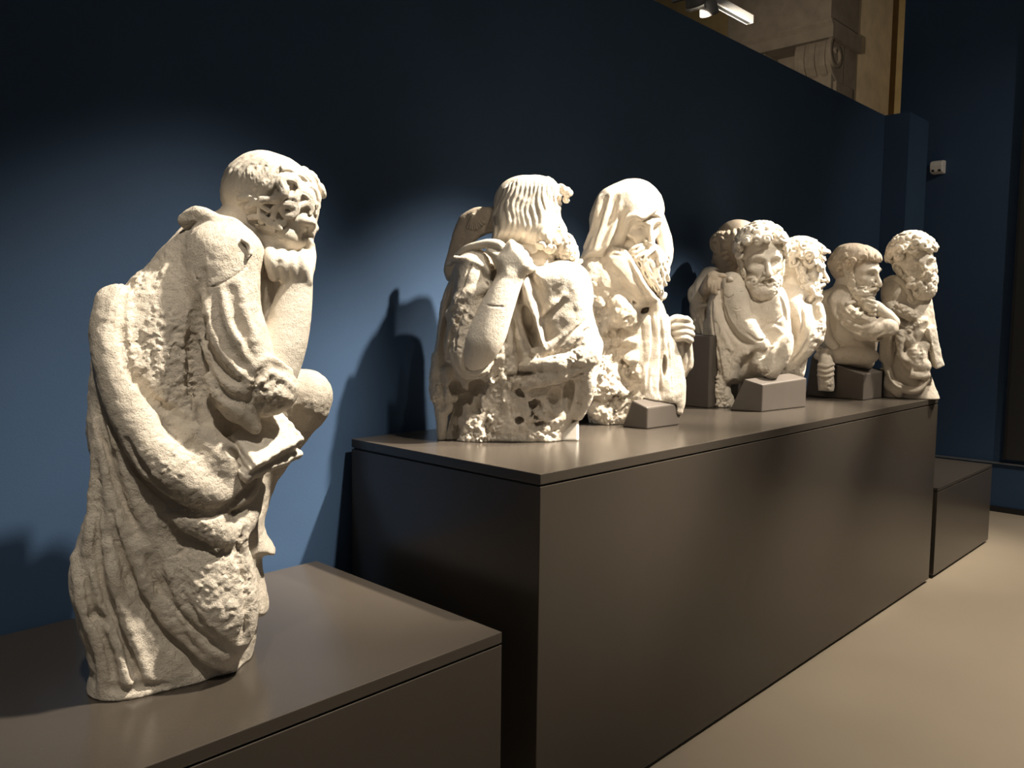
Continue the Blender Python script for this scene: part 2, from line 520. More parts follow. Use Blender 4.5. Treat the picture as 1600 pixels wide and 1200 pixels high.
    def curl_l(self, c, nrm, tx, ty, size, turns, ph, sgn, r, k=1.5):
        m = int(9 * turns) + 3
        q = []
        for i in range(m):
            t = i / (m - 1)
            a = ph + sgn * turns * 2 * math.pi * t
            R = size * (0.78 - 0.62 * t)
            h = r * (0.0 + 0.9 * t)
            p = c + tx * R * math.cos(a) + ty * R * math.sin(a) + nrm * h
            q.append((*p, r * (0.75 + 0.35 * math.sin(math.pi * min(1, t * 1.2)))))
        self.segs(q, k)
    def sub_solid(self, corners, gap=0.6):
        """take away a convex eight-cornered block standing in the world (corner order of BOXF)"""
        C = self.st.local(np.array(corners))
        mid = C.mean(0)
        s = self._sl(C.min(0) - 3, C.max(0) + 3)
        if s is None: return
        X, Y, Z = self._xyz(s)
        D = None
        for f in BOXF:
            a, b, c, d = [C[i] for i in f]
            n = np.cross(c - a, d - b); n /= np.linalg.norm(n)
            q = (a + b + c + d) / 4
            if (q - mid) @ n < 0: n = -n
            v = (X - q[0]) * n[0] + (Y - q[1]) * n[1] + (Z - q[2]) * n[2]
            D = v if D is None else np.maximum(D, v)
        V = self.F[s]
        V[...] = np.maximum(V, gap - D)
    def cut_below(self, u=0.0):
        g = self.st.g[1]
        self.F = np.maximum(self.F, (u - g)[None, :, None].astype(np.float32))
    def carve(self, other, gap=0.0, k=0):
        self.F = -smin(-self.F, other.F - gap, k) if k else np.maximum(self.F, gap - other.F)
    def rough(self, amp=1.0, scale=9.0, octs=3, spots=None, chip=0.0, jag=False):
        """weathering: displace the surface, everywhere or only near given spots (x, y, radius, strength)"""
        idx = np.nonzero(np.abs(self.F) < amp * 2.2 + 3)
        if len(idx[0]) == 0: return
        st = self.st
        p = np.stack([st.g[a][idx[a]] for a in range(3)], 1)
        wgt = np.ones(len(p), np.float32)
        if spots is not None:
            wgt[:] = 0
            for (x, y, rr, sv) in spots:
                d, _ = self.surf([x], [y])
                c = st.P1(x, y, float(d[0]))
                q = np.sqrt(((p - c) ** 2).sum(1)) / rr
                wgt = np.maximum(wgt, sv * np.clip(1.6 - 1.6 * q, 0, 1))
            keep = wgt > 0.01
            idx = tuple(i[keep] for i in idx); p = p[keep]; wgt = wgt[keep]
            if len(p) == 0: return
        v = np.zeros(len(p), np.float32); a = 1.0; s = scale
        for o in range(octs):
            nz = vnoise((p @ TURN[o % 3]) / s + 17.3 * o + 200)
            v += a * ((0.55 - 2.2 * np.abs(nz)) if jag else nz)
            a *= 0.55; s *= 0.5
        if chip: v = np.maximum(v, 0) * (1 + chip) - 0.15
        self.F[idx] += (amp * wgt * v).astype(np.float32)
    # --- meshing (naive surface nets)
    def mesh(self):
        st = self.st
        F = self.F
        ng = F < 0
        ix = [np.where(ng.any(axis=tuple(b for b in range(3) if b != a)))[0] for a in range(3)]
        if len(ix[0]) == 0: return None
        s = tuple(slice(max(i[0] - 2, 0), min(i[-1] + 3, n)) for i, n in zip(ix, F.shape))
        F = F[s].copy(); off = np.array([x.start for x in s])
        F[0] = np.maximum(F[0], .01); F[-1] = np.maximum(F[-1], .01)
        F[:, 0] = np.maximum(F[:, 0], .01); F[:, -1] = np.maximum(F[:, -1], .01)
        F[:, :, 0] = np.maximum(F[:, :, 0], .01); F[:, :, -1] = np.maximum(F[:, :, -1], .01)
        ng = F < 0
        cnt = np.zeros([n - 1 for n in F.shape], np.int8)
        sh = F.shape
        corner = [(a, b, c) for a in (0, 1) for b in (0, 1) for c in (0, 1)]
        for a, b, c in corner:
            cnt += ng[a:sh[0] - 1 + a, b:sh[1] - 1 + b, c:sh[2] - 1 + c]
        act = (cnt > 0) & (cnt < 8)
        I = np.stack(np.nonzero(act), 1)
        vid = np.full(act.shape, -1, np.int32); vid[act] = np.arange(len(I))
        val = {cr: F[I[:, 0] + cr[0], I[:, 1] + cr[1], I[:, 2] + cr[2]] for cr in corner}
        acc = np.zeros((len(I), 3), np.float32); num = np.zeros(len(I), np.float32)
        for cr in corner:
            for ax in range(3):
                if cr[ax]: continue
                c2 = list(cr); c2[ax] = 1; c2 = tuple(c2)
                v0, v1 = val[cr], val[c2]
                x = (v0 < 0) != (v1 < 0)
                t = np.where(x, v0 / np.where(x, v0 - v1, 1), 0)
                for b in range(3):
                    acc[:, b] += np.where(x, (t if b == ax else cr[b]), 0)
                num += x
        V = I + acc / num[:, None] + off
        V = st.lo + V * st.vox
        quads = []
        for ax in range(3):
            b, c = [(1, 2), (2, 0), (0, 1)][ax]
            lo = [slice(1, n - 1) for n in sh]; lo[ax] = slice(0, sh[ax] - 1)
            hi = list(lo); hi[ax] = slice(1, sh[ax])
            n0 = ng[tuple(lo)]; n1 = ng[tuple(hi)]
            e = np.stack(np.nonzero(n0 != n1), 1)
            base = e.copy(); base[:, b] += 1; base[:, c] += 1
            def at(db, dc):
                q = base.copy(); q[:, b] += db; q[:, c] += dc
                return vid[q[:, 0], q[:, 1], q[:, 2]]
            Q = np.stack([at(-1, -1), at(0, -1), at(0, 0), at(-1, 0)], 1)
            fl = ~n0[e[:, 0], e[:, 1], e[:, 2]]
            Q[fl] = Q[fl][:, ::-1]
            quads.append(Q)
        Q = np.vstack(quads)
        return st.world(V), Q
    def build(self, name, mat, parent, label=None):
        r = self.mesh()
        if r is None: return None
        V, Q = r
        V = V - self.st.ref                       # the statue's Empty stands at this point, its parts at its origin
        me = bpy.data.meshes.new(name)
        me.vertices.add(len(V)); me.vertices.foreach_set('co', V.astype(np.float32).ravel())
        me.loops.add(len(Q) * 4); me.loops.foreach_set('vertex_index', Q.astype(np.int32).ravel())
        me.polygons.add(len(Q))
        me.polygons.foreach_set('loop_start', np.arange(0, len(Q) * 4, 4, dtype=np.int32))
        me.polygons.foreach_set('use_smooth', np.ones(len(Q), bool))
        me.update(calc_edges=True); me.validate()
        me.materials.append(mat)
        o = bpy.data.objects.new(name, me)
        COL.objects.link(o)
        o.parent = parent
        if label: o['label'] = label
        return o

class Statue:
    """the grid of one statue: axes are right, up and towards the viewer, upright in the world"""
    def __init__(self, ref, z, win, drange, vox):
        self.ref = np.array([ref[0], ref[1], z], float)          # foot of the statue in the room
        n = np.array([EYE[0] - self.ref[0], EYE[1] - self.ref[1], 0.0]); n /= np.linalg.norm(n)
        self.N = n; self.U = np.array([0, 0, 1.0]); self.R = np.cross(self.U, n)
        self.s = float(np.linalg.norm((EYE - self.ref)[:2])) / FPX
        self.s = float((RW.T @ (self.ref - EYE))[2]) / FPX
        self.vox = vox
        x0, y0, x1, y1 = win
        c = self.P(np.array([x0, x1, x0, x1] * 2, float), np.array([y0, y0, y1, y1] * 2, float), np.array([drange[0]] * 4 + [drange[1]] * 4, float))
        self.lo = c.min(0); hi = c.max(0)
        self.lo[1] = max(self.lo[1], -3 * vox)
        self.lo[2] = drange[0]; hi[2] = drange[1]
        self.shape = tuple(int(math.ceil(v)) + 1 for v in (hi - self.lo) / vox)
        self.g = [(self.lo[a] + vox * np.arange(self.shape[a])).astype(np.float32) for a in range(3)]
    def P(self, x, y, d):
        x, y, d = np.broadcast_arrays(np.asarray(x, float), np.asarray(y, float), np.asarray(d, float))
        v = np.stack([x - 800, y - 600, np.full(x.shape, FPX)], -1) @ RW.T
        rel = EYE - self.ref
        t = (d * self.s - rel @ self.N) / (v @ self.N)
        p = rel + t[..., None] * v
        return np.stack([p @ self.R, p @ self.U, p @ self.N], -1) / self.s
    def local(self, W):
        p = np.asarray(W) - self.ref
        return np.stack([p @ self.R, p @ self.U, p @ self.N], -1) / self.s
    def P1(self, x, y, d): return self.P(x, y, d)
    def world(self, V): return self.ref + self.s * (V[:, :1] * self.R + V[:, 1:2] * self.U + V[:, 2:3] * self.N)
    def field(self): return Field(self)

class Head:
    """a carved human head: eyes at half height, face along +f; size is chin to crown"""
    def __init__(self, st, x, y, d, size, yaw, pitch, roll=0.0):
        self.st = st; self.S = size
        self.c = st.P1(x, y, d)
        a, p, r = map(math.radians, (yaw, pitch, roll))
        f = np.array([math.sin(a) * math.cos(p), math.sin(p), math.cos(a) * math.cos(p)])
        side = np.cross(np.array([0, 1.0, 0]), f); side /= np.linalg.norm(side)
        up = np.cross(f, side)
        self.side = side * math.cos(r) + up * math.sin(r)
        self.up = np.cross(f, self.side)
        self.f = f
        self.axes = np.stack([self.side, self.f, self.up])
    def W(self, p): return self.c + self.S * (np.asarray(p, float) @ self.axes)
    def tube(self, F, rows, k=0.03, op='add', n=3):
        rows = catmull(np.array(rows, float), n)
        F.segs(np.hstack([self.W(rows[:, :3]), self.S * rows[:, 3:4]]), k * self.S, op)
    def ell(self, F, c, r, k=0.05, op='add'): F.ell_l(self.W(c), np.array(r) * self.S, self.axes, k * self.S, op)
    def base(self, F, ears=(1, -1), neck=True, brow=1.0, open_mouth=False, gaunt=0.0):
        e, t = self.ell, self.tube
        e(F, (0, -0.07, 0.13), (0.335, 0.42, 0.37))
        e(F, (0, 0.10, -0.10), (0.265, 0.27, 0.34), 0.10)
        e(F, (0, 0.14, -0.33), (0.19, 0.19, 0.16), 0.08)
        e(F, (0, 0.26, -0.42), (0.09, 0.08, 0.07), 0.06)
        for s in (1, -1):
            e(F, (s * 0.185, 0.21, -0.11), (0.085, 0.085, 0.07), 0.06)
        # forehead and brow
        t(F, [(-0.22, 0.21, 0.035, .05), (-0.13, 0.30, 0.085, .055), (-0.03, 0.335, 0.06, .045), (0.03, 0.335, 0.06, .045), (0.13, 0.30, 0.085, .055), (0.22, 0.21, 0.035, .05)], 0.05)
        for s in (1, -1):
            e(F, (s * 0.135, 0.385, -0.005), (0.095, 0.085, 0.065), 0.05, 'sub')
            e(F, (s * 0.135, 0.245, -0.012), (0.075, 0.07, 0.06), 0.01)
            t(F, [(s * 0.055, 0.295, 0.0, .016), (s * 0.12, 0.315, 0.035, .022), (s * 0.185, 0.285, 0.022, .02), (s * 0.22, 0.245, -0.01, .014)], 0.012)
            t(F, [(s * 0.06, 0.295, -0.02, .012), (s * 0.13, 0.305, -0.052, .016), (s * 0.20, 0.262, -0.03, .012)], 0.014)
            t(F, [(s * 0.035, 0.335, 0.07, .022), (s * 0.13, 0.352, 0.105, .026), (s * 0.215, 0.28, 0.07, .02)], 0.03)
            # furrow from nose to mouth corner
            t(F, [(s * 0.075, 0.355, -0.17, .012), (s * 0.12, 0.335, -0.24, .014), (s * 0.135, 0.30, -0.31, .01)], 0.03, 'sub')
        # nose
        t(F, [(0, 0.325, 0.07, .038), (0, 0.385, -0.03, .036), (0, 0.445, -0.135, .044), (0, 0.452, -0.165, .046)], 0.03)
        for s in (1, -1):
            e(F, (s * 0.05, 0.395, -0.172), (0.036, 0.046, 0.034), 0.02)
            e(F, (s * 0.027, 0.43, -0.207), (0.016, 0.022, 0.012), 0.01, 'sub')
        # mouth
        e(F, (0, 0.30, -0.275), (0.13, 0.075, 0.07), 0.04)
        t(F, [(-0.105, 0.31, -0.275, .014), (-0.05, 0.362, -0.253, .024), (0, 0.375, -0.26, .022), (0.05, 0.362, -0.253, .024), (0.105, 0.31, -0.275, .014)], 0.015)
        t(F, [(-0.085, 0.32, -0.295, .014), (0, 0.366, -0.31, .032), (0.085, 0.32, -0.295, .014)], 0.015)
        t(F, [(-0.11, 0.325, -0.277, .008), (0, 0.395, -0.281, .010 if not open_mouth else .024), (0.11, 0.325, -0.277, .008)], 0.012, 'sub')
        for s in ears:
            t(F, [(s * 0.315, 0.0, -0.12, .03), (s * 0.35, -0.045, -0.05, .026), (s * 0.365, -0.075, 0.04, .026), (s * 0.345, -0.02, 0.085, .026), (s * 0.32, 0.02, 0.04, .022)], 0.012)
            e(F, (s * 0.325, -0.02, -0.02), (0.03, 0.05, 0.08), 0.02)
            e(F, (s * 0.365, -0.01, -0.02), (0.025, 0.03, 0.045), 0.01, 'sub')
        if gaunt:
            for s in (1, -1): e(F, (s * 0.24, 0.20, -0.25), (0.07, 0.09, 0.09), 0.08, 'sub')
    def dir(self, az, el):
        """a direction on the skull: az 0 = face, 90 = person's own left, el up"""
        a, b = math.radians(az), math.radians(el)
        return np.array([math.sin(a) * math.cos(b), math.cos(a) * math.cos(b), math.sin(b)])
    def skull(self, az, el, out=0.0):
        v = self.dir(az, el)
        r = np.array([0.335, 0.42, 0.37]) + out
        t = 1 / math.sqrt(((v / r) ** 2).sum())
        return np.array([0, -0.07, 0.13]) + v * t, v
    def curls(self, F, rows, size, r=None, turns=1.3, out=0.02, seed=1, k=0.012, elong=1.0):
        """rows of (az, el); each a snail lock sitting on the skull"""
        rd = random.Random(seed)
        for (az, el) in rows:
            p, v = self.skull(az + rd.uniform(-5, 5), el + rd.uniform(-4, 4), out)
            sz = size * rd.uniform(0.8, 1.2)
            n = (v / np.array([0.335, 0.42, 0.37]) ** 2) @ self.axes; n /= np.linalg.norm(n)
            tx = np.cross(self.up, n)
            if np.linalg.norm(tx) < 0.05: tx = self.side.copy()
            tx /= np.linalg.norm(tx); ty = np.cross(n, tx)
            F.curl_l(self.W(p), n, tx, ty, sz * self.S, turns * rd.uniform(.8, 1.25), rd.uniform(0, 6.28), rd.choice((-1, 1)), (r or size * 0.3) * self.S, k * self.S)
    def cap(self, F, lo=-20, out=0.03, hair_line=0.3, k=0.04):
        """a smooth cap of hair over the skull, leaving the face free"""
        e = self.ell
        e(F, (0, -0.10, 0.14), (0.335 + out, 0.42 + out, 0.37 + out), k)
        # free the face
        F.ell_l(self.W((0, 0.42, -0.22)), np.array((0.36, 0.46, 0.42)) * self.S, self.axes, 0.05 * self.S, 'sub')
        for s in (1, -1):
            F.ell_l(self.W((s * 0.36, 0.15, -0.22)), np.array((0.22, 0.26, 0.25)) * self.S, self.axes, 0.04 * self.S, 'sub')
        F.ell_l(self.W((0, 0.0, -0.52)), np.array((0.5, 0.5, 0.30)) * self.S, self.axes, 0.04 * self.S, 'sub')
    def lock(self, F, pts, r=0.035, wav=0.02, per=0.16, k=0.012, seed=0):
        """a wavy strand through points in head units, with a taper"""
        rd = random.Random(seed)
        q = catmull(np.array(pts, float), 6)
        L = np.concatenate([[0], np.cumsum(np.linalg.norm(np.diff(q, axis=0), axis=1))])
        ph = rd.uniform(0, 6.28)
        dirs = np.gradient(q, axis=0); dirs /= np.linalg.norm(dirs, axis=1)[:, None] + 1e-9
        outw = q - np.array([0, -0.05, 0.05]); outw /= np.linalg.norm(outw, axis=1)[:, None]
        sidev = np.cross(dirs, outw); sidev /= np.linalg.norm(sidev, axis=1)[:, None] + 1e-9
        q = q + sidev * (wav * np.sin(ph + 2 * math.pi * L / per))[:, None]
        rad = r * np.sqrt(np.clip(np.sin(np.linspace(0.25, math.pi * 0.92, len(q))), 0.05, 1))
        F.segs(np.hstack([self.W(q), self.S * rad[:, None]]), k * self.S)

    def ell_curls(self, F, c, r, dirs, size, tube=None, turns=1.2, seed=1, k=0.01):
        rd = random.Random(seed)
        c = np.array(c); r = np.array(r)
        for v in dirs:
            v = np.array(v, float) + np.array([rd.uniform(-.12, .12) for _ in range(3)]); v /= np.linalg.norm(v)
            t = 1 / math.sqrt(((v / r) ** 2).sum())
            n = (v / r ** 2) @ self.axes; n /= np.linalg.norm(n)
            tx = np.cross(self.up, n); tx /= np.linalg.norm(tx) + 1e-6
            ty = np.cross(n, tx)
            sz = size * rd.uniform(.8, 1.2)
            F.curl_l(self.W(c + v * t), n, tx, ty, sz * self.S, turns * rd.uniform(.8, 1.2), rd.uniform(0, 6.28), rd.choice((-1, 1)), (tube or size * .3) * self.S, k * self.S)
    def beard(self, F, length=0.12, size=0.06, seed=3, stache=True, sides=True):
        c = (0, 0.10, -0.33); r = (0.275, 0.265, 0.20)
        self.ell(F, c, r, 0.05)
        c2 = (0, 0.19, -0.42 - length * 0.5); r2 = (0.20, 0.18, 0.13 + length * 0.5)
        self.ell(F, c2, r2, 0.06)
        if sides:
            for s in (1, -1):
                self.tube(F, [(s * 0.30, 0.05, 0.0, .035), (s * 0.285, 0.06, -0.12, .05), (s * 0.25, 0.09, -0.25, .07)], 0.04)
        F.ell_l(self.W((0, 0.42, -0.08)), np.array((0.25, 0.25, 0.16)) * self.S, self.axes, 0.09 * self.S, 'sub')
        dirs = []
        for b in (-62, -42, -22, -3, 16):
            for a in range(-110, 111, 20 if abs(b) < 50 else 34):
                if b > 5 and abs(a) < 50: continue
                a1, b1 = math.radians(a + (10 if b % 4 else 0)), math.radians(b)
                dirs.append((math.sin(a1) * math.cos(b1), math.cos(a1) * math.cos(b1), math.sin(b1)))
        self.ell_curls(F, c, r, dirs, size, seed=seed)
        self.ell_curls(F, c2, r2, [d for d in dirs if d[2] < 0.1 and d[1] > -0.2], size, seed=seed + 1)
        if sides:
            rd = random.Random(seed + 5)
            for s in (1, -1):
                for (y, z) in [(0.05, -0.01), (0.06, -0.09), (0.09, -0.15), (0.03, -0.16), (0.12, -0.20), (0.05, -0.22)]:
                    n = np.array([s * 0.95, 0.3, -0.1]) @ self.axes; n /= np.linalg.norm(n)
                    tx = np.cross(self.up, n); tx /= np.linalg.norm(tx); ty = np.cross(n, tx)
                    F.curl_l(self.W((s * (0.325 - 0.2 * max(0, -z - 0.1)), y, z)), n, tx, ty, size * .85 * self.S, 1.1, rd.uniform(0, 6), rd.choice((-1, 1)), size * .27 * self.S, 0.01 * self.S)
        F.ell_l(self.W((0, 0.42, -0.283)), np.array((0.075, 0.10, 0.020)) * self.S, self.axes, 0.012 * self.S, 'sub')
        if stache:
            for s in (1, -1):
                self.tube(F, [(s * 0.012, 0.415, -0.225, .028), (s * 0.06, 0.40, -0.245, .036), (s * 0.115, 0.345, -0.29, .032), (s * 0.15, 0.29, -0.35, .02)], 0.015)
                self.tube(F, [(s * 0.03, 0.42, -0.235, .012), (s * 0.09, 0.39, -0.255, .014), (s * 0.14, 0.33, -0.31, .012)], 0.006)

def bill(px, py, z):
    """the point of the plane at height z seen at a pixel"""
    d = RW @ np.array([px - 800, py - 600, FPX])
    return EYE + (z - EYE[2]) / d[2] * d

def on_plane(px, py, p, n):
    d = RW @ np.array([px - 800, py - 600, FPX])
    return EYE + ((np.array(p) - EYE) @ n) / (d @ n) * d
VOX = [1.9, 1.4, 1.4, 1.1, 1.0, 1.0, 1.0, 1.0]

# ------------------------------------------------------------------ plinths
def plinth(name, x0, x1, top, label, lid=0.032):
    root = empty(name, ((x0 + x1) / 2, (FRONT + BACK) / 2, 0), label, 'plinth', 'taupe display plinths along the wall')
    kick = box('recessed_base', (x0 + 0.03, FRONT + 0.03, 0), (x1 - 0.03, BACK - 0.01, 0.03), M['plinth_dark'], root)
    box('body', (x0, FRONT, 0.02), (x1, BACK, top - lid - 0.006), M['plinth'], root, 0.002)
    box('shadow_gap', (x0 + 0.008, FRONT + 0.008, top - lid - 0.008), (x1 - 0.008, BACK - 0.004, top - lid + 0.002), M['plinth_dark'], root)
    box('top_panel', (x0, FRONT, top - lid), (x1, BACK, top), M['plinth'], root, 0.002)
    return root
plinth('display_plinth', -1.6, 1.615, TOP_LOW, 'low taupe plinth in the left foreground carrying the seated reading figure')
plinth('display_plinth', 1.768, 5.37, TOP_BIG, 'tall long taupe plinth in the middle carrying seven statues')
plinth('display_plinth', 5.455, 6.68, TOP_END, 'short empty taupe plinth beyond the right end of the long one', 0.02)

# ------------------------------------------------------------------ taupe support blocks
BLOCK = {}
def wedge(key, label, fb, lb, rb, ft, lt, rt):
    """front, left-back and right-back bottom corners on the plinth; the top corners stand in the two visible side planes"""
    F0, L0, R0 = bill(*fb, TOP_BIG), bill(*lb, TOP_BIG), bill(*rb, TOP_BIG)
    up = np.array([0, 0, 1.0])
    nl = np.cross(L0 - F0, up); nr = np.cross(R0 - F0, up)
    F1 = on_plane(*ft, F0, nl); L1 = on_plane(*lt, F0, nl); R1 = on_plane(*rt, F0, nr)
    F1[:2] = F0[:2]; R1[:2] = R0[:2]
    B0 = L0 + R0 - F0; B1 = L1 + R1 - F1
    BLOCK[key] = [F0, R0, B0, L0, F1, R1, B1, L1]
    o = mesh_obj('support_block', [v - F0 for v in BLOCK[key]], BOXF, M['block'], None, tuple(F0))
    md = o.modifiers.new('bevel', 'BEVEL'); md.width = 0.006; md.segments = 2
    return tag(o, label, 'support block', 'taupe support blocks on the long plinth')
wedge('small', 'small taupe wedge block in front of the hooded statue', (1011, 671), (972, 667), (1062, 664), (1011, 637), (988, 625), (1062, 630))
wedge('group', 'taupe block under the group with the curly-haired statue', (1190, 644), (1140, 641), (1259, 636), (1190, 601), (1163, 592), (1259, 591))
wedge('right', 'taupe wedge block under the short-haired statue with crossed arm', (1348, 626), (1258, 618), (1380, 621), (1348, 585), (1268, 556), (1381, 580))

def back_block(key, label, lo, hi):
    (a, b, c), (d, e, f) = lo, hi
    v = [np.array(p) for p in ((a, b, c), (d, b, c), (d, e, c), (a, e, c), (a, b, f), (d, b, f), (d, e, f), (a, e, f))]
    BLOCK[key] = v
    o = mesh_obj('support_block', [p - v[0] for p in v], BOXF, M['block'], None, tuple(v[0]))
    md = o.modifiers.new('bevel', 'BEVEL'); md.width = 0.006; md.segments = 2
    return tag(o, label, 'support block', 'taupe support blocks on the long plinth')
back_block('bald', 'tall taupe block half hidden behind the curly-haired statue, carrying the bald one', (3.745, 2.20, TOP_BIG), (4.42, 2.45, 1.515))
back_block('hood', 'taupe block glimpsed between the pilgrim and the hooded statue, behind them', (2.80, 2.37, TOP_BIG), (3.20, 2.50, 1.42))

# ------------------------------------------------------------------ 1: the reader leaning his head on his hand
def statue_reader():
    st = Statue((0.855, 2.015), TOP_LOW, (95, 235, 535, 1110), (-165, 175), VOX[0])
    root = empty('marble_statue', tuple(st.ref), 'large weathered statue on the low left plinth, head propped on hand over a book', 'statue', 'marble apostle statues')
    rb = st.field()
    # trunk, seen from the back
    rb.mass([(300, 340), (325, 335), (372, 352), (396, 385), (402, 450), (398, 560), (372, 650), (340, 720), (160, 720), (138, 640), (150, 520), (196, 443), (226, 420), (258, 382)], 5, 95, 88, 120, (-0.12, 0.05), 6)
    rb.ball(352, 398, 45, (58, 52, 60), 14)                              # near shoulder
    rb.ball(400, 420, -70, (50, 60, 60), 14)                             # far shoulder
    rb.mass([(398, 408), (440, 415), (448, 500), (440, 600), (400, 640), (372, 600), (380, 480)], -45, 40, 55, 60, k=10)   # chest
    # lower part, knee and hem
    rb.mass([(146, 640), (142, 700), (142, 760), (134, 800), (116, 860), (107, 895), (112, 935), (126, 990), (142, 1050), (146, 1130), (400, 1130), (388, 1035), (398, 985), (392, 930), (394, 880), (392, 830), (402, 780), (402, 735), (340, 650), (240, 620)], 22, 80, 74, 135, (-0.24, 0.0), 10)
    rb.ball(338, 930, 62, (62, 112, 62), 22, rot=(4, -15))
    rb.mass([(372, 790), (404, 790), (412, 825), (428, 852), (426, 862), (410, 866), (409, 890), (414, 915), (419, 945), (410, 957), (402, 962), (397, 1000), (388, 1045), (360, 1060), (350, 860)], -18, 26, 55, 80, k=8)
    # far knee under the book
    rb.tube([(330, 680, -40, 55), (400, 640, -45, 55), (472, 618, -40, 44), (484, 635, -38, 34)], k=14)
    rb.ball(478, 622, -32, (34, 44, 42), 8, rot=(-18,))
    rb.tube([(475, 655, -45, 26), (430, 700, -50, 34), (392, 760, -45, 36), (370, 830, -30, 40)], k=12)
    # mantle: broad roll falling from the hip round the lap
    rb.mass([(192, 443), (196, 500), (206, 590), (232, 640), (300, 668), (352, 705), (370, 745), (352, 785), (290, 785), (225, 740), (180, 670), (150, 590), (138, 520), (156, 475)], 62, 32, 52, 60, (-0.10, 0.10), 5)
    rb.tube([(176, 470, 66, 22), (178, 540, 88, 24), (190, 610, 102, 26), (222, 680, 112, 28), (268, 733, 112, 32), (325, 765, 98, 28), (372, 765, 74, 24), (398, 735, 48, 16)], k=14)
    rb.tube([(300, 672, 92, 24), (345, 715, 96, 26), (362, 745, 84, 22)], k=16)
    # second, lower roll
    rb.tube([(270, 805, 88, 16), (318, 812, 96, 24), (355, 832, 88, 24), (385, 800, 60, 20), (400, 765, 40, 14)], k=12)
    # near sleeve
    sl = [(348, 402, 62, 54), (352, 460, 74, 50), (364, 520, 84, 48), (384, 575, 88, 46), (410, 605, 86, 40)]
    rb.tube(sl, k=10)
    rb.ball(420, 608, 78, (44, 40, 42), 10)
    rb.tube([(372, 625, 96, 22), (385, 650, 98, 16), (398, 668, 96, 10)], k=10)
    rb.tube([(345, 600, 92, 30), (368, 640, 98, 18)], k=10)
    # bunched collar
    rb.tube([(290, 345, 40, 12), (312, 335, 58, 12), (340, 345, 72, 11), (366, 352, 70, 11), (380, 372, 66, 9)], k=6)
    # deep shade between back and sleeve
    rb.groove([(316, 425, 6), (311, 470, 12), (308, 530, 16), (310, 590, 18), (326, 650, 16)], k=5, lift=-2)
    rb.groove([(206, 440, 6), (193, 455, 8), (191, 500, 9), (194, 545, 9), (206, 580, 10), (228, 616, 10), (262, 642, 9), (305, 658, 8)], k=2.5, lift=-1)
    # sleeve folds
    for r, pts in [(7, [(322, 455), (328, 500), (345, 545), (375, 580)]), (6, [(345, 455), (356, 500), (380, 545)]), (7, [(318, 520), (330, 565), (355, 600), (385, 615)]),
                   (5, [(372, 440), (384, 490), (396, 530)]), (6, [(325, 590), (345, 625), (372, 640)])]:
        rb.ridge([(x, y, r) for x, y in pts], k=8)
    for r, pts in [(5, [(334, 455), (340, 505), (362, 550), (395, 585)]), (5, [(318, 500), (324, 540), (345, 580), (380, 602)]), (4, [(360, 450), (372, 505), (392, 550)]), (5, [(320, 560), (335, 600), (360, 625)])]:
        rb.groove([(x, y, r) for x, y in pts], k=7)
    # elbow bunches
    for r, pts in [(7, [(395, 575), (420, 560), (450, 580)]), (6, [(400, 598), (425, 585), (455, 605)]), (6, [(398, 622), (425, 612), (450, 622)])]:
        rb.ridge([(x, y, r) for x, y in pts], k=5)
    rb.groove([(388, 640, 5), (398, 600, 4), (412, 580, 3)], k=5)
    # long folds running to the hem
    for r, k, lf, pts in [(14, 5, 4, [(148, 845), (158, 910), (186, 985), (208, 1040), (222, 1085)]), (16, 6, 5, [(186, 820), (206, 905), (246, 972), (300, 1030), (345, 1066)]), (13, 6, 5, [(236, 850), (258, 918), (304, 975), (362, 1030)]),
                      (9, 4, 1, [(149, 650), (168, 705), (184, 765), (208, 818), (232, 852)]), (8, 4, 2, [(136, 905), (146, 965), (172, 1030), (182, 1085)]), (8, 4, 1, [(236, 762), (290, 800), (350, 797), (400, 755)]),
                      (7, 4, 1, [(255, 812), (300, 842), (352, 866), (388, 824)]), (7, 5, 1, [(372, 870), (387, 920), (382, 1000)]), (7, 4, 0, [(195, 690), (222, 730), (262, 772)]), (6, 3, 0, [(360, 700), (385, 730), (398, 745)])]:
        rb.groove([(x, y, r) for x, y in pts], k=k, lift=lf)
    rb.freeze()
    for r, pts in [(6, [(168, 850), (184, 930), (208, 1000), (234, 1070)]), (6, [(208, 850), (228, 920), (268, 976), (322, 1026), (374, 1050)]), (7, [(119, 873), (131, 950), (158, 1015), (163, 1080)]),
                   (5, [(160, 700), (172, 780), (196, 850)]), (5, [(150, 700), (146, 780), (138, 860)]), (5, [(184, 990), (194, 1040), (202, 1080)]), (5, [(262, 860), (280, 930), (330, 985)])]:
        rb.ridge([(x, y, r + 2) for x, y in pts], k=9, lift=0.5)
    rb.thaw()
    for r, pts in [(4.5, [(150, 660), (170, 712), (187, 770), (212, 822)]), (5, [(152, 800), (153, 860), (162, 920), (190, 990), (220, 1068)]), (5, [(172, 800), (190, 868), (218, 930), (262, 990), (318, 1040)]),
                   (4, [(232, 868), (252, 920), (296, 972), (352, 1020)]), (4, [(134, 890), (143, 950), (170, 1020), (180, 1078)]), (4.5, [(162, 640), (186, 690), (216, 740), (262, 784)]), (4, [(176, 940), (196, 1000), (208, 1062)]), (3.5, [(374, 860), (389, 915), (386, 985)])]:
        rb.groove([(x, y, r) for x, y in pts], k=1.5, lift=-1)
    rb.groove([(176, 1078, 9), (202, 1082, 9)], k=3, lift=-3)
    rb.groove([(216, 1072, 8), (262, 1072, 6)], k=3, lift=-2)
    rb.ridge([(384, 800, 5), (380, 860, 6), (384, 920, 6), (386, 980, 6)], k=6)
    rb.groove([(150, 962, 9), (160, 975, 8)], k=5, lift=-3)
    rb.rough(1.8, 34, 3)
    rb.rough(0.45, 7, 2)
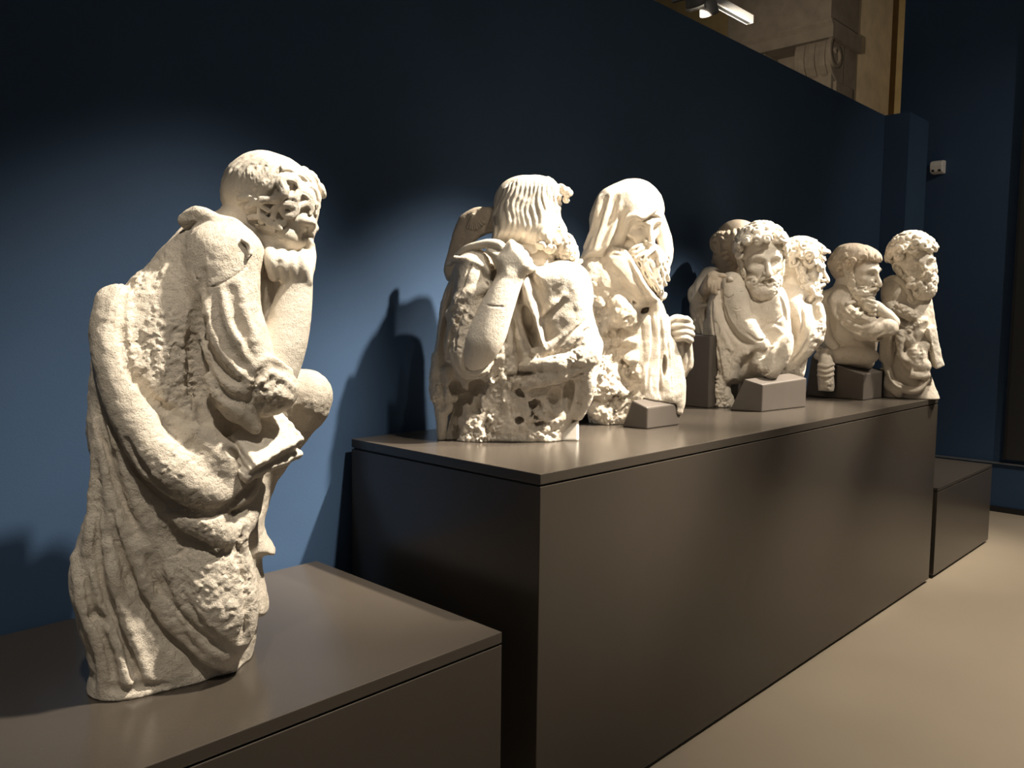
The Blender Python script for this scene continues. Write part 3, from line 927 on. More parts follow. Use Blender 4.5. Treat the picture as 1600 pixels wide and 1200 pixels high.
    rb.rough(2.2, 10, 3, [(255, 545, 80, 1), (285, 610, 60, 1), (235, 430, 60, .7), (338, 905, 110, .65), (425, 612, 45, .9), (270, 720, 60, .5), (300, 810, 60, .6)], jag=True)
    rb.rough(2.4, 16, 4, [(255, 545, 75, 1.0), (285, 610, 55, 1.0), (235, 440, 55, 0.7), (340, 900, 90, 0.7), (300, 800, 60, .6), (280, 700, 70, .5), (420, 610, 45, .8), (300, 345, 30, .9), (480, 640, 40, .6), (150, 780, 90, .5), (130, 900, 60, .6)], chip=0.15)
    # crack round the shoulder
    rb.groove([(298, 412, 1.2), (312, 442, 1.4), (335, 447, 1.4), (365, 432, 1.4), (392, 412, 1.2)], k=1)
    rb.cut_below(0)
    # body: head, neck, forearm and hand
    bd = st.field()
    hd = Head(st, 427, 339, 16, 172, 72, -27, -6)
    hd.base(bd, ears=(1, -1))
    bd.tube([(340, 385, 5, 48), (370, 368, 8, 46), (395, 348, 8, 46)], k=14)
    bd.tube([(372, 440, 0, 60), (360, 560, 0, 60)], k=10)
    bd.tube([(424, 590, 66, 36), (440, 545, 62, 36), (452, 500, 58, 32), (461, 455, 54, 26), (463, 432, 52, 25)], k=10, n=14)
    bd.ball(452, 420, 48, (33, 22, 24), 8, rot=(-8,))
    for i, (x, y) in enumerate([(423, 388), (440, 392), (457, 397), (472, 397)]):
        bd.tube([(x + 6, y + 42, 66, 10), (x + 1, y + 22, 72, 10.5), (x - 1, y + 8, 66, 9.5), (x + 1, y + 3, 52, 9), (x + 2, y + 8, 40, 8.5)], k=3)
    bd.tube([(480, 418, 48, 12), (482, 402, 38, 11), (474, 392, 26, 9)], k=5)
    bd.rough(0.6, 30, 3)
    bd.rough(2.5, 9, 3, [(485, 372, 22, 1.0), (440, 400, 25, .5)])
    # hair
    hr = st.field()
    hd.cap(hr, out=0.025)
    for i in range(26):
        az = 60 + i * 9.2
        p0, _ = hd.skull(az, 72, 0.025); p1, _ = hd.skull(az, 40, 0.035); p2, _ = hd.skull(az, 8, 0.03); p3, _ = hd.skull(az, -16, 0.0)
        hd.lock(hr, [p0, p1, p2, p3], 0.034, 0.006, 0.3, seed=i)
    hr.freeze()
    for pts, w in [([(405, 313), (431, 311), (445, 299), (438, 283), (449, 276), (463, 281), (470, 295)], 14), ([(426, 341), (431, 325), (445, 320), (461, 323), (459, 334), (447, 337), (440, 330)], 12), ([(431, 346), (443, 349), (450, 338)], 9),
                   ([(463, 313), (468, 299), (480, 302), (487, 311), (494, 320)], 12), ([(473, 290), (484, 292), (494, 302), (497, 320), (494, 336)], 11), ([(458, 268), (474, 272), (488, 286), (494, 299)], 12), ([(449, 309), (461, 309), (464, 322), (458, 330)], 9),
                   ([(372, 311), (389, 309), (403, 318), (416, 325)], 9), ([(384, 325), (400, 317), (421, 330)], 9), ([(388, 341), (407, 339), (424, 350), (440, 358)], 10), ([(400, 352), (416, 356), (430, 362)], 8), ([(470, 322), (480, 318), (488, 326), (484, 336)], 9),
                   ([(440, 262), (456, 262), (470, 270)], 11), ([(420, 296), (428, 284), (440, 272)], 9)]:
        hr.strand(pts, w, 3, lift=1.5, on=[bd])
    for i in range(16):
        x0 = 366 + i * 4.6; y0 = 266 - 8 * math.sin(i / 15 * 3.0) + i * 0.2
        hr.groove([(x0, y0, 0.9), (x0 - 2 + i * .3, y0 + 14, 1.3), (x0 - 1 + i * .6, y0 + 30, 0.9)], k=.8)
    hr.groove([(378, 262, 1.5), (398, 256, 1.8), (424, 262, 1.5)], k=1)
    hr.thaw()
    for az in (10, 35, 60):
        for el in (40, 62):
            hd.curls(hr, [(az, el)], 0.085, 0.034, 1.2, 0.03, seed=az + el + 200)
    for pts in [[(378, 374), (389, 382), (391, 394), (386, 407)]]:
        hr.strand(pts, 9, 3, lift=1.5, on=[bd, rb])
    hr.rough(0.8, 12, 2)
    # book
    bk = st.field()
    bk.para((362, 676, 84), (401, 727, 130), (438, 638, 26), (359, 684, 78), 3)          # upper board
    bk.para((354, 684, 80), (394, 734, 124), (432, 648, 24), (338, 702, 62), 2)          # pages
    bk.para((330, 692, 72), (388, 748, 122), (420, 656, 12), (326, 702, 64), 3)          # lower board
    for t in (0.3, 0.6):
        a = np.array((354, 684, 80)) * (1 - t) + np.array((338, 702, 62)) * t; b = np.array((394, 734, 124)) * (1 - t) + np.array((378, 752, 106)) * t
        bk.tube([(*a, 1.6), (*b, 1.6)], k=1.5, op='sub')
    bk.rough(2.5, 16, 3)
    for f in (bd, hr): f.cut_below(0)
    body = bd.build('body', M['smooth'], root)
    rb.build('robe', M['stone'], root, 'pitted heavy robe with a rolled mantle')
    hr.build('hair', M['smooth'], root, 'short combed hair with deep curls over the brow')
    bk.build('book', M['smooth'], root, 'closed book under the elbow')

# ------------------------------------------------------------------ 2: the pilgrim with the shell hat
def statue_pilgrim():
    st = Statue((2.235, 2.15), TOP_BIG, (668, 262, 950, 706), (-105, 112), VOX[1])
    root = empty('marble_statue', tuple(st.ref), 'bearded pilgrim statue with a shell hat on his back and fist at the shoulder', 'statue', 'marble apostle statues')
    rb = st.field()
    rb.mass([(730, 402), (760, 392), (800, 402), (850, 412), (885, 410), (910, 428), (921, 460), (930, 505), (937, 540), (936, 575), (927, 612), (905, 650), (892, 690), (890, 720), (700, 720), (702, 640), (690, 590), (690, 540), (700, 470), (712, 430)], -8, 60, 55, 85, (-0.05, 0), 6)
    rb.ball(884, 448, 12, (38, 36, 44), 24)                          # far shoulder
    rb.mass([(826, 424), (850, 416), (884, 410), (908, 426), (921, 458), (924, 500), (912, 540), (866, 548), (846, 520), (834, 470)], 26, 26, 34, 40, (0.0, 0.0), 10)
    rb.ball(742, 425, 28, (30, 34, 34), 12)                          # near shoulder
    rb.ball(895, 545, 18, (44, 48, 46), 16)
    # near upper sleeve and the mantle flap at the left
    rb.tube([(742, 420, 42, 26), (738, 450, 46, 26), (732, 500, 46, 30), (728, 550, 46, 28)], k=10)
    rb.mass([(722, 402), (732, 400), (728, 430), (716, 460), (700, 500), (690, 560), (680, 575), (682, 530), (690, 474), (700, 445), (712, 418)], 8, 9, 26, 22, k=6)
    rb.tube([(764, 447, 62, 9), (742, 455, 66, 10), (722, 468, 62, 10), (706, 490, 48, 10)], k=4)   # rolled cuff
    rb.ridge([(712, 404, 5), (738, 408, 5), (758, 420, 5), (760, 432, 4)], k=4)
    # cloth drawn down from the fist
    rb.mass([(808, 428), (822, 424), (838, 470), (850, 520), (850, 543), (842, 538), (828, 505), (816, 470)], 46, 9, 20, 40, k=4)
    rb.tube([(800, 462, 40, 8), (806, 495, 42, 8), (816, 540, 44, 9), (824, 578, 42, 9)], k=3)
    rb.tube([(792, 500, 46, 6), (796, 545, 46, 7), (797, 590, 42, 7), (806, 635, 34, 7)], k=3)
    rb.tube([(784, 545, 50, 10), (786, 600, 46, 9), (792, 645, 40, 9), (800, 672, 34, 11), (818, 690, 30, 10)], k=4)
    rb.tube([(776, 560, 50, 9), (770, 590, 46, 9), (764, 600, 40, 8)], k=6)
    # sleeve hanging under the elbow
    rb.tube([(745, 468, 62, 7), (724, 498, 64, 8), (716, 535, 66, 8), (720, 570, 66, 7)], k=4)
    rb.tube([(735, 470, 56, 8), (714, 500, 56, 8), (704, 535, 54, 8), (702, 560, 50, 8)], k=4)
    rb.tube([(706, 535, 58, 6), (709, 562, 62, 6), (724, 584, 66, 6), (742, 588, 66, 5), (760, 578, 62, 5), (772, 556, 58, 5)], k=3)
    rb.tube([(714, 560, 62, 4), (726, 578, 66, 4), (744, 582, 66, 4), (762, 568, 62, 4)], k=3)
    rb.tube([(686, 560, 20, 12), (684, 600, 26, 13), (690, 640, 30, 10), (690, 680, 32, 7), (690, 700, 32, 7)], k=6)
    rb.tube([(700, 580, 34, 10), (702, 610, 36, 8), (700, 640, 34, 6)], k=5)
    # hollows
    for r, lf, pts in [(14, -16, [(714, 606), (730, 600), (748, 606)]), (13, -16, [(726, 620), (722, 645), (712, 676)]), (10, -10, [(740, 622), (742, 640)]), (9, -12, [(814, 612), (822, 622), (836, 634)]), (8, -12, [(812, 658), (822, 648), (838, 650), (850, 664)]), (6, -4, [(826, 664), (840, 668)])]:
        rb.groove([(x, y, r) for x, y in pts], k=2.5, lift=lf)
    rb.ball(888, 622, 44, (9, 30, 26), 2.5, 'sub', rot=(-6,))
    rb.ball(868, 632, 46, (16, 26, 22), 2.5, 'sub')
    rb.ball(828, 512, 50, (9, 34, 26), 4, 'sub', rot=(14,))
    rb.ball(816, 584, 52, (8, 6, 14), 3, 'sub')
    # rocks at the foot
    rb.ball(745, 682, 26, (28, 40, 26), 8)
    rb.ball(770, 670, 24, (22, 44, 22), 8)
    rb.tube([(800, 686, 34, 12), (828, 682, 32, 13), (852, 670, 30, 12), (872, 650, 28, 12), (876, 640, 24, 7)], k=5)
    rb.tube([(848, 628, 34, 9), (856, 645, 32, 8), (858, 660, 28, 7)], k=4)
    # belt rolls across the lap
    rb.tube([(836, 552, 52, 8), (862, 541, 54, 8), (888, 520, 52, 8), (912, 497, 38, 7)], k=4)
    rb.tube([(816, 572, 50, 7), (850, 568, 56, 12), (890, 562, 54, 14), (925, 555, 30, 12)], k=6)
    rb.tube([(814, 600, 46, 9), (842, 594, 54, 11), (876, 586, 52, 11), (905, 572, 42, 9)], k=5)
    rb.tube([(908, 560, 36, 12), (918, 590, 30, 14), (914, 618, 26, 12), (904, 650, 20, 8)], k=8)
    rb.tube([(884, 500, 48, 12), (905, 515, 40, 12), (926, 540, 24, 10)], k=10)
    rb.ridge([(882, 464, 5), (862, 482, 6), (850, 497, 6)], k=6, lift=2)
    for r, pts in [(5, [(886, 466), (866, 488), (848, 502)]), (3, [(915, 502), (890, 524), (868, 546)]), (3, [(912, 518), (925, 516)]), (3, [(848, 556), (880, 550), (910, 540)]), (3, [(826, 430), (836, 445), (848, 458)]), (2.5, [(822, 436), (830, 452), (838, 468)]), (4, [(893, 545), (910, 530)])]:
        rb.groove([(x, y, r) for x, y in pts], k=4)
    for r, pts in [(3, [(806, 470), (812, 510), (822, 552)]), (3, [(800, 500), (806, 555), (812, 590)]), (2.5, [(790, 560), (793, 610), (800, 655)]), (2.5, [(728, 480), (714, 512), (710, 548)]), (2.5, [(720, 490), (706, 520), (700, 560)]), (2.5, [(712, 570), (722, 584), (742, 590), (764, 580)]),
                   (2.5, [(735, 415), (726, 440), (712, 470)]), (2.5, [(752, 420), (757, 438), (762, 446)]), (2, [(700, 450), (694, 490), (688, 540)]), (3, [(820, 584), (860, 580), (900, 572)]), (2.5, [(840, 560), (866, 553), (896, 534), (920, 512)])]:
        rb.groove([(x, y, r) for x, y in pts], k=1.2, lift=-1)
    rb.tube([(826, 412, 44, 5), (842, 424, 46, 5), (858, 420, 40, 5)], k=3)
    rb.rough(1.2, 20, 3)
    rb.rough(4.0, 14, 4, [(755, 672, 45, 1), (690, 620, 40, .7), (785, 600, 45, .7), (845, 660, 45, .7), (720, 500, 36, .4), (895, 575, 40, .5)], jag=True)
    rb.rough(3.2, 9, 3, [(760, 670, 45, 1), (720, 480, 30, .7), (705, 540, 32, .8), (690, 620, 40, .9), (785, 590, 50, .9), (850, 570, 45, .8), (900, 575, 45, .7), (840, 640, 50, .7), (870, 660, 30, .6), (905, 620, 35, .6)], chip=0.3)
    # body
    bd = st.field()
    hd = Head(st, 829, 336, 0, 118, 96, -4)
    hd.base(bd)
    bd.tube([(826, 380, -6, 34), (828, 420, -8, 42), (820, 480, -10, 50)], k=10)
    bd.tube([(796, 436, 66, 20), (786, 460, 68, 22), (772, 492, 66, 26), (758, 526, 62, 29), (746, 552, 58, 25), (741, 564, 56, 19)], k=8, n=14)
    bd.mass([(797, 374), (808, 380), (818, 390), (828, 404), (831, 418), (822, 430), (806, 442), (789, 441), (777, 424), (773, 406), (783, 391)], 66, 14, 19, 18, (0.1, 0), 6)
    for i, (x, y) in enumerate([(812, 388), (820, 397), (826, 407), (828, 417)]):
        bd.tube([(x - 12, y + 4, 68, 6), (x - 4, y + 1, 70, 6.2), (x - 1, y + 1, 62, 6.2), (x, y + 4, 50, 5.8), (x - 8, y + 6, 44, 5.2)], k=3)
    bd.tube([(792, 412, 66, 9), (780, 402, 66, 7.5), (769, 395, 62, 6.2), (764, 391, 58, 5)], k=4)
    bd.groove([(800, 452, 2), (806, 444, 2)], k=2)
    bd.rough(0.35, 34, 2)
    bd.groove([(742, 472, .9), (768, 478, .9), (792, 480, .9)], k=.6)
    # hair
    hr = st.field()
    hr.mass([(829, 275), (806, 279), (786, 296), (776, 325), (772, 352), (769, 380), (790, 384), (812, 384), (830, 390), (862, 392), (868, 370), (866, 345), (866, 322), (874, 300), (868, 285), (850, 277)], 0, 24, 52, 54, k=4)
    hr.freeze()
    for i in range(12):
        t0 = i / 11
        def path(u, off, amp=4.0):
            tx = 792 + 72 * u; ty = 291 - 11 * math.sin(math.pi * u); bx = 771 + 97 * u; by = 380 + 8 * u
            out = []
            for j in range(12):
                t = j / 11
                out.append((tx + (bx - tx) * (1 - (1 - t) ** 1.5) + off + amp * math.sin(1.1 * math.sin(9 * u) + 0.8 * i * 0.35 + t * 9.5) * min(1, t * 2.5), ty + (by - ty) * t, t))
            return out
        hr.ridge([(x, y, 4.6 * (0.7 + 0.4 * math.sin(3.1 * t))) for x, y, t in path(t0, 0)], k=1.2, n=3, lift=.3, taper=False)
        hr.ridge([(x, y, 2.0) for x, y, t in path(t0, 3.4)], k=.6, n=3, lift=2.0, taper=False)
        hr.ridge([(x, y, 1.6) for x, y, t in path(t0, -1.5)], k=.6, n=3, lift=3.6, taper=False)
    hr.thaw()
    for x, y, s, ph, sg in [(832, 388, 10, 2, 1), (858, 385, 11, 0.5, -1), (846, 380, 9, 3, 1), (868, 374, 9, 1, 1), (820, 386, 7, 2, -1)]:
        hr.curl(x, y, s, 1.3, ph, sg, r=3.6, on=[bd], lift=3)
    for x, y, s, ph, sg in [(885, 299, 9, 2, 1), (876, 307, 8, 0, -1), (886, 311, 7, 1, 1), (872, 318, 6, 2, 1), (889, 302, 7, 4, -1), (876, 293, 7, 4, 1)]:
        hr.curl(x, y, s, 1.3, ph, sg, r=s * .36, on=[bd], lift=2)
    hd.curls(hr, [(a, e) for a in (-40, -20, 0, 20, 40, 60) for e in (28, 45)], 0.07, 0.03, 1.2, .03, 9)
    hr.rough(0.5, 9, 2)
    # beard of tight curls
    br = st.field()
    br.mass([(862, 352), (876, 345), (888, 350), (897, 372), (905, 395), (903, 408), (894, 415), (878, 412), (868, 400), (860, 378)], 0, 18, 26, 26, k=4)
    br.freeze()
    rd = random.Random(4)
    for yy in range(352, 415, 7):
        for xx in range(864, 908, 7):
            lo = 858 + (yy - 350) * 0.22; hi = 888 + (yy - 350) * 0.33
            if lo < xx < hi:
                br.curl(xx + rd.uniform(-2, 2), yy + rd.uniform(-2, 2), 4.6, 1.2, rd.uniform(0, 6), rd.choice((-1, 1)), r=1.9, lift=.6, k=.6)
    br.thaw()
    hd.beard(br, 0.10, 0.05, 8)
    # hat hanging on the back, with the shell badge
    ht = st.field()
    ht.mass([(790, 322), (768, 323), (745, 324), (731, 330), (717, 341), (709, 360), (700, 392), (693, 418), (695, 430), (702, 440), (716, 412), (732, 388), (752, 370), (772, 364), (800, 362), (820, 340)], -12, 5, 8, 8, (0.25, 0), 3)
    ht.rough(1.0, 14, 3)
    st2 = Statue(st.ref, TOP_BIG, (722, 326, 766, 368), (-60, 70), 0.55)        # finer grid for the small badge
    sh = st2.field()
    def on_hat(pts, lift):
        d, _ = ht.surf([p[0] for p in pts], [p[1] for p in pts])
        d = np.polyval(np.polyfit(np.arange(len(d)), d, 1), np.arange(len(d)))
        return [(x, y, dd + lift, r) for (x, y, r), dd in zip(pts, d)]
    for i in range(8):
        t = i / 7
        ex, ey = 730 + 27 * t, 355 - 6 * t + 6 * math.sin(math.pi * t)
        mid = ((739 + ex) / 2, (335 + ey) / 2)
        sh.tube(on_hat([(739, 335, 1.2), (*mid, 1.5), (ex, ey, 1.7)], 1.6), k=.4)
        sh.tube(on_hat([(739, 335, 1.4), (*mid, 2.2), (ex, ey, 2.4)], -0.6), k=.8)
    sh.tube(on_hat([(732, 341, 1.5), (739, 335, 2.0), (746, 339, 1.5)], 1.0), k=.6)
    # strap pulled over the shoulder
    sp = st.field()
    sp.tube([(702, 412, 10, 5), (726, 391, 34, 6), (746, 384, 48, 6.5), (766, 380, 58, 6.5), (782, 384, 64, 7), (788, 396, 66, 6)], k=2)
    sp.tube([(748, 386, 46, 3), (764, 384, 58, 3.5), (778, 392, 64, 3)], k=2)
    # modern plaster foot
    pl = st.field()
    pl.mass([(838, 720), (904, 720), (904, 652), (893, 660), (876, 672), (858, 684), (840, 690)], 8, 4, 20, 22, k=2, smooth=1)
    for f in (rb, bd, pl): f.cut_below(0)
    bd.build('body', M['smooth'], root)
    rb.build('robe', M['stone'], root, 'mantle with hanging sleeve and rough broken lower edge')
    hr.build('hair', M['smooth'], root, 'long wavy hair ending in curls')
    br.build('beard', M['smooth'], root)
    h = ht.build('hat', M['tan'], root, 'flat brimmed pilgrim hat')
    sh.build('shell_badge', M['tan'], h, 'ribbed scallop shell')
    sp.build('strap', M['smooth'], root)
    pl.build('plaster_foot', M['plaster'], root, 'smooth white plaster support')

# ------------------------------------------------------------------ 3: the hooded old man
def statue_hooded():
    st = Statue((2.95, 2.14), TOP_BIG, (895, 278, 1096, 675), (-90, 90), VOX[2])
    root = empty('marble_statue', tuple(st.ref), 'hooded statue with a long beard gripping a short rod, behind the small wedge block', 'statue', 'marble apostle statues')
    rb = st.field()
    # broken flank and trunk
    rb.mass([(940, 385), (985, 385), (1020, 440), (1038, 480), (1044, 510), (1058, 560), (1067, 595), (1066, 625), (1058, 645), (1052, 690), (926, 690), (922, 640), (912, 600), (908, 560), (905, 500), (905, 440), (915, 400)], -8, 50, 42, 70, (0.1, 0), 6)
    rb.ball(928, 430, 2, (26, 40, 44), 12)
    rb.ball(948, 440, 30, (36, 40, 16), 10)
    rb.ball(940, 600, 18, (28, 60, 40), 14)
    # shawl collar: smooth fold falling in a V
    rb.mass([(944, 400), (958, 386), (975, 392), (990, 410), (1005, 432), (1024, 462), (1026, 470), (1012, 472), (996, 468), (982, 452), (966, 434), (952, 418)], 32, 10, 22, 30, (0.1, 0.05), 5)
    rb.ridge([(958, 388, 4), (976, 394, 4), (990, 416, 4), (1006, 444, 4), (1022, 466, 4)], k=3, lift=3)
    rb.groove([(952, 398, 2.5), (974, 402, 2.5), (988, 424, 2.5), (1002, 450, 2.5), (1010, 466, 2)], k=2)
    rb.tube([(1022, 466, 26, 6), (1034, 464, 20, 6), (1039, 460, 14, 4)], k=3)
    rb.tube([(984, 460, 40, 8), (1000, 472, 42, 8), (1018, 470, 36, 7)], k=5)
    # dark hollow under the collar
    rb.groove([(990, 476, 6), (1004, 484, 8), (1018, 485, 8), (1034, 478, 6)], k=4, lift=-3)
    # broken stump in front
    rb.tube([(968, 470, 36, 16), (978, 490, 42, 14), (990, 482, 40, 6)], k=6)
    rb.tube([(970, 494, 42, 15), (982, 506, 42, 10), (996, 480, 40, 5)], k=5)
    # vertical folds of the tunic
    for (pts, d, r) in [([(1026, 480), (1030, 520), (1026, 570), (1020, 610), (1022, 622)], 34, 7), ([(1012, 500), (1014, 540), (1006, 590), (1004, 615)], 36, 7), ([(996, 505), (996, 540), (990, 570)], 36, 8), ([(1038, 500), (1040, 545), (1038, 590), (1044, 620)], 26, 7), ([(1050, 540), (1056, 580), (1060, 620), (1056, 640)], 14, 10), ([(1010, 585), (1014, 605), (1012, 620)], 38, 9)]:
        rb.tube([(x, y, d - 4, r + 1) for x, y in pts], k=12)
    rb.ball(985, 532, 34, (14, 10, 14), 5)
    rb.ball(988, 562, 32, (17, 15, 16), 6)
    rb.ball(992, 586, 32, (12, 12, 14), 6)
    rb.ball(977, 566, 36, (9, 6, 12), 3, 'sub', rot=(-18,))
    rb.ball(988, 590, 42, (9, 5, 10), 3, 'sub', rot=(-28,))
    rb.ball(968, 520, 42, (9, 7, 12), 4, 'sub', rot=(-30,))
    rb.ball(1038, 572, 34, (3, 16, 12), 2, 'sub')
    for pts in [[(1019, 500), (1022, 540), (1014, 590)], [(1004, 520), (1004, 560), (998, 590)], [(1033, 505), (1035, 545), (1031, 590)], [(1020, 590), (1022, 612)], [(1030, 590), (1033, 616)], [(1044, 550), (1046, 590)]]:
        rb.groove([(x, y, 2.6) for x, y in pts], k=3)
    for r, pts in [(2.2, [(1017, 485), (1020, 530), (1014, 575), (1010, 612)]), (2.2, [(1003, 500), (1003, 540), (997, 575)]), (2.2, [(1031, 490), (1034, 540), (1031, 590), (1034, 625)]), (2, [(1042, 520), (1046, 560), (1050, 610)])]:
        rb.groove([(x, y, r) for x, y in pts], k=1, lift=-.5)
    # sleeve hanging beyond the hand
    rb.mass([(1062, 520), (1078, 528), (1083, 545), (1083, 572), (1077, 580), (1070, 590), (1064, 570), (1060, 545)], -12, 7, 10, 12, k=5)
    rb.groove([(1072, 535, 2), (1076, 560, 2), (1072, 582, 2)], k=2)
    rb.tube([(1045, 520, 0, 16), (1056, 512, -6, 14), (1066, 514, -8, 12)], k=6)
    rb.tube([(965, 622, 34, 8), (985, 612, 36, 5), (1005, 604, 34, 4)], k=5)
    # foot of the block
    rb.ball(945, 640, 22, (22, 36, 28), 10)
    rb.rough(1.1, 22, 3)
    rb.rough(7.0, 26, 4, [(935, 600, 75, 1), (955, 500, 50, 1), (925, 540, 60, .8), (965, 625, 45, 1), (940, 655, 45, 1), (920, 450, 40, .5)], jag=True)
    rb.rough(3.6, 11, 3, [(935, 600, 60, 1), (960, 500, 36, 1), (930, 540, 45, .7), (970, 620, 40, 1), (945, 650, 40, .9), (925, 470, 35, .5), (985, 600, 22, .8)], chip=0.3)
    rb.cut_below(0)
    rb.sub_solid(BLOCK['small']); rb.sub_solid(BLOCK['hood'])
    bd = st.field()
    hd = Head(st, 993, 347, 12, 106, 36, -20, 6)
    hd.base(bd, gaunt=0.6)
    bd.tube([(975, 390, 0, 28), (975, 440, -8, 32), (975, 520, -10, 34)], k=8)
    # hand gripping
    bd.ball(1066, 512, 0, (16, 17, 14), 5)
    bd.tube([(1040, 560, -20, 12), (1060, 530, -10, 12), (1068, 514, -4, 12)], k=5)
    for i, (x0, y0, x1) in enumerate([(1054, 500, 1077), (1044, 510, 1080), (1047, 520, 1080), (1051, 529, 1078)]):
        bd.tube([(x0, y0 + 2.0, 12, 4.2), (x0 + 10, y0, 18, 5.0), ((x0 + x1) / 2 + 6, y0 - 1.5, 18, 5.2), (x1 - 1, y0 + 1.5, 8, 5.4), (x1 + 1, y0 + 3, -4, 5)], k=1.6)
    bd.tube([(1072, 500, 8, 6), (1056, 497, 16, 5.4), (1043, 504, 18, 4.6), (1040, 508, 16, 4)], k=2)
    bd.rough(0.5, 18, 3)
    # hood
    hd_f = st.field()
    hd_f.mass([(975, 288), (1000, 290), (1012, 298), (1020, 308), (1030, 308), (1029, 320), (1022, 326), (1010, 334), (1003, 339), (996, 334), (986, 336), (980, 342), (979, 360), (975, 376), (966, 392), (950, 408), (935, 412), (918, 410), (904, 412), (914, 388), (921, 360), (922, 335), (934, 306), (952, 292)], 4, 22, 46, 48, (0.0, 0.0), 4)
    hd_f.ell_l(hd.W((0, -0.10, 0.14)), np.array((0.43, 0.48, 0.45)) * hd.S, hd.axes, 6)
    hd_f.ell_l(hd.W((0.0, 0.46, -0.17)), np.array((0.31, 0.48, 0.36)) * hd.S, hd.axes, 3, 'sub')
    hd_f.mass([(1016, 316), (1028, 316), (1031, 335), (1039, 358), (1045, 382), (1047, 402), (1036, 404), (1024, 372), (1016, 340)], -12, 7, 14, 24, k=3)
    hd_f.tube([(1026, 322, -30, 7), (1034, 350, -38, 8), (1042, 375, -38, 8), (1045, 400, -34, 7), (1040, 420, -28, 6)], k=4)
    hd_f.tube([(978, 342, 46, 4), (992, 336, 50, 5), (1004, 340, 46, 4.5), (1016, 332, 34, 4.5), (1028, 322, 16, 4), (1031, 310, 6, 3)], k=4)
    hd_f.draw([(966, 392, 3.5), (974, 375, 3.5), (978, 356, 3.5), (982, 343, 4), (993, 336, 4.5), (1004, 340, 4.5), (1016, 332, 4.5), (1027, 321, 4), (1031, 311, 3)], lift=2.5, k=3, on=[bd])
    for pts, r in [([(955, 306), (945, 340), (928, 385)], 5), ([(970, 312), (962, 345), (942, 395)], 5), ([(979, 340), (970, 372), (950, 405)], 5), ([(938, 310), (930, 345), (916, 385)], 4)]:
        hd_f.ridge([(x, y, r) for x, y in pts], k=5)
    for pts, r in [([(963, 308), (954, 342), (935, 390)], 4), ([(976, 330), (966, 362), (948, 398)], 3.5), ([(946, 308), (937, 342), (922, 388)], 3.5), ([(955, 345), (968, 335)], 3)]:
        hd_f.groove([(x, y, r) for x, y in pts], k=5)
    hd_f.rough(0.7, 24, 3)
    hd_f.rough(2.2, 7, 2, [(926, 365, 8, 1), (962, 375, 12, 1), (1030, 310, 8, 1)], chip=.4)
    # beard
    br = st.field()
    br.mass([(976, 388), (992, 384), (1010, 386), (1026, 382), (1034, 392), (1043, 402), (1047, 420), (1043, 436), (1037, 450), (1032, 466), (1020, 460), (1004, 448), (994, 430), (982, 412)], 14, 16, 34, 30, (0.1, 0), 4)
    hd.ell(br, (0, 0.10, -0.30), (0.275, 0.26, 0.16), 0.05)
    br.freeze()
    for i, x0 in enumerate(np.arange(984, 1046, 4.2)):
        y0 = 402 + (x0 - 984) * 0.06 + (i % 2) * 4
        y1 = 432 + (x0 - 984) * 0.68 if x0 < 1026 else 466 - (x0 - 1026) * 1.7
        def wav(off): return [(x0 + off + (x0 < 1028) * 8 * t + 2.2 * math.sin(9 * t + i * 1.3), y0 + (y1 - y0) * t) for t in np.linspace(0, 1, 7)]
        br.draw([(x, y, 2.7) for x, y in wav(0)], lift=1.4, k=.8, n=3, on=[bd])
        br.groove([(x, y, 1.5) for x, y in wav(2.1)], k=.5, n=3, lift=-.3, on=[bd])
    for pts in [[(1020, 384), (1008, 387), (995, 394), (984, 406)], [(1021, 387), (1010, 393), (1000, 402), (992, 414)], [(1022, 390), (1013, 398), (1006, 408), (1003, 420)], [(1018, 381), (1004, 383), (990, 388), (978, 399)], [(1026, 385), (1033, 394), (1038, 408)], [(1024, 388), (1029, 398), (1031, 410)]]:
        br.draw([(x, y, r) for (x, y), r in zip(pts, (2.6, 3.2, 2.8, 1.8))], lift=3.2, k=.8, on=[bd])
    br.groove([(1012, 402, 2.5), (1020, 405, 3), (1028, 402, 2.5)], k=2, lift=-1, on=[bd])
    br.thaw()
    br.rough(0.4, 8, 2)
    # rod
    rod = st.field()
    rod.tube([(1057, 510, 4, 6), (1059, 526, 6, 6.5), (1062, 548, 6, 7)], k=1)
    rod.tube([(1060, 540, 6, 8), (1062, 551, 6, 6)], k=1)
    bd.cut_below(0); bd.sub_solid(BLOCK['small']); bd.sub_solid(BLOCK['hood'])
    bd.build('body', M['smooth'], root)
    rb.build('robe', M['stone'], root, 'tunic and shawl with a broken rock-like flank')
    hd_f.build('hood', M['smooth'], root, 'cloth hood with chipped edge')
    br.build('beard', M['smooth'], root, 'long wavy beard')
    rod.build('rod', M['smooth'], root, 'broken end of a rod')

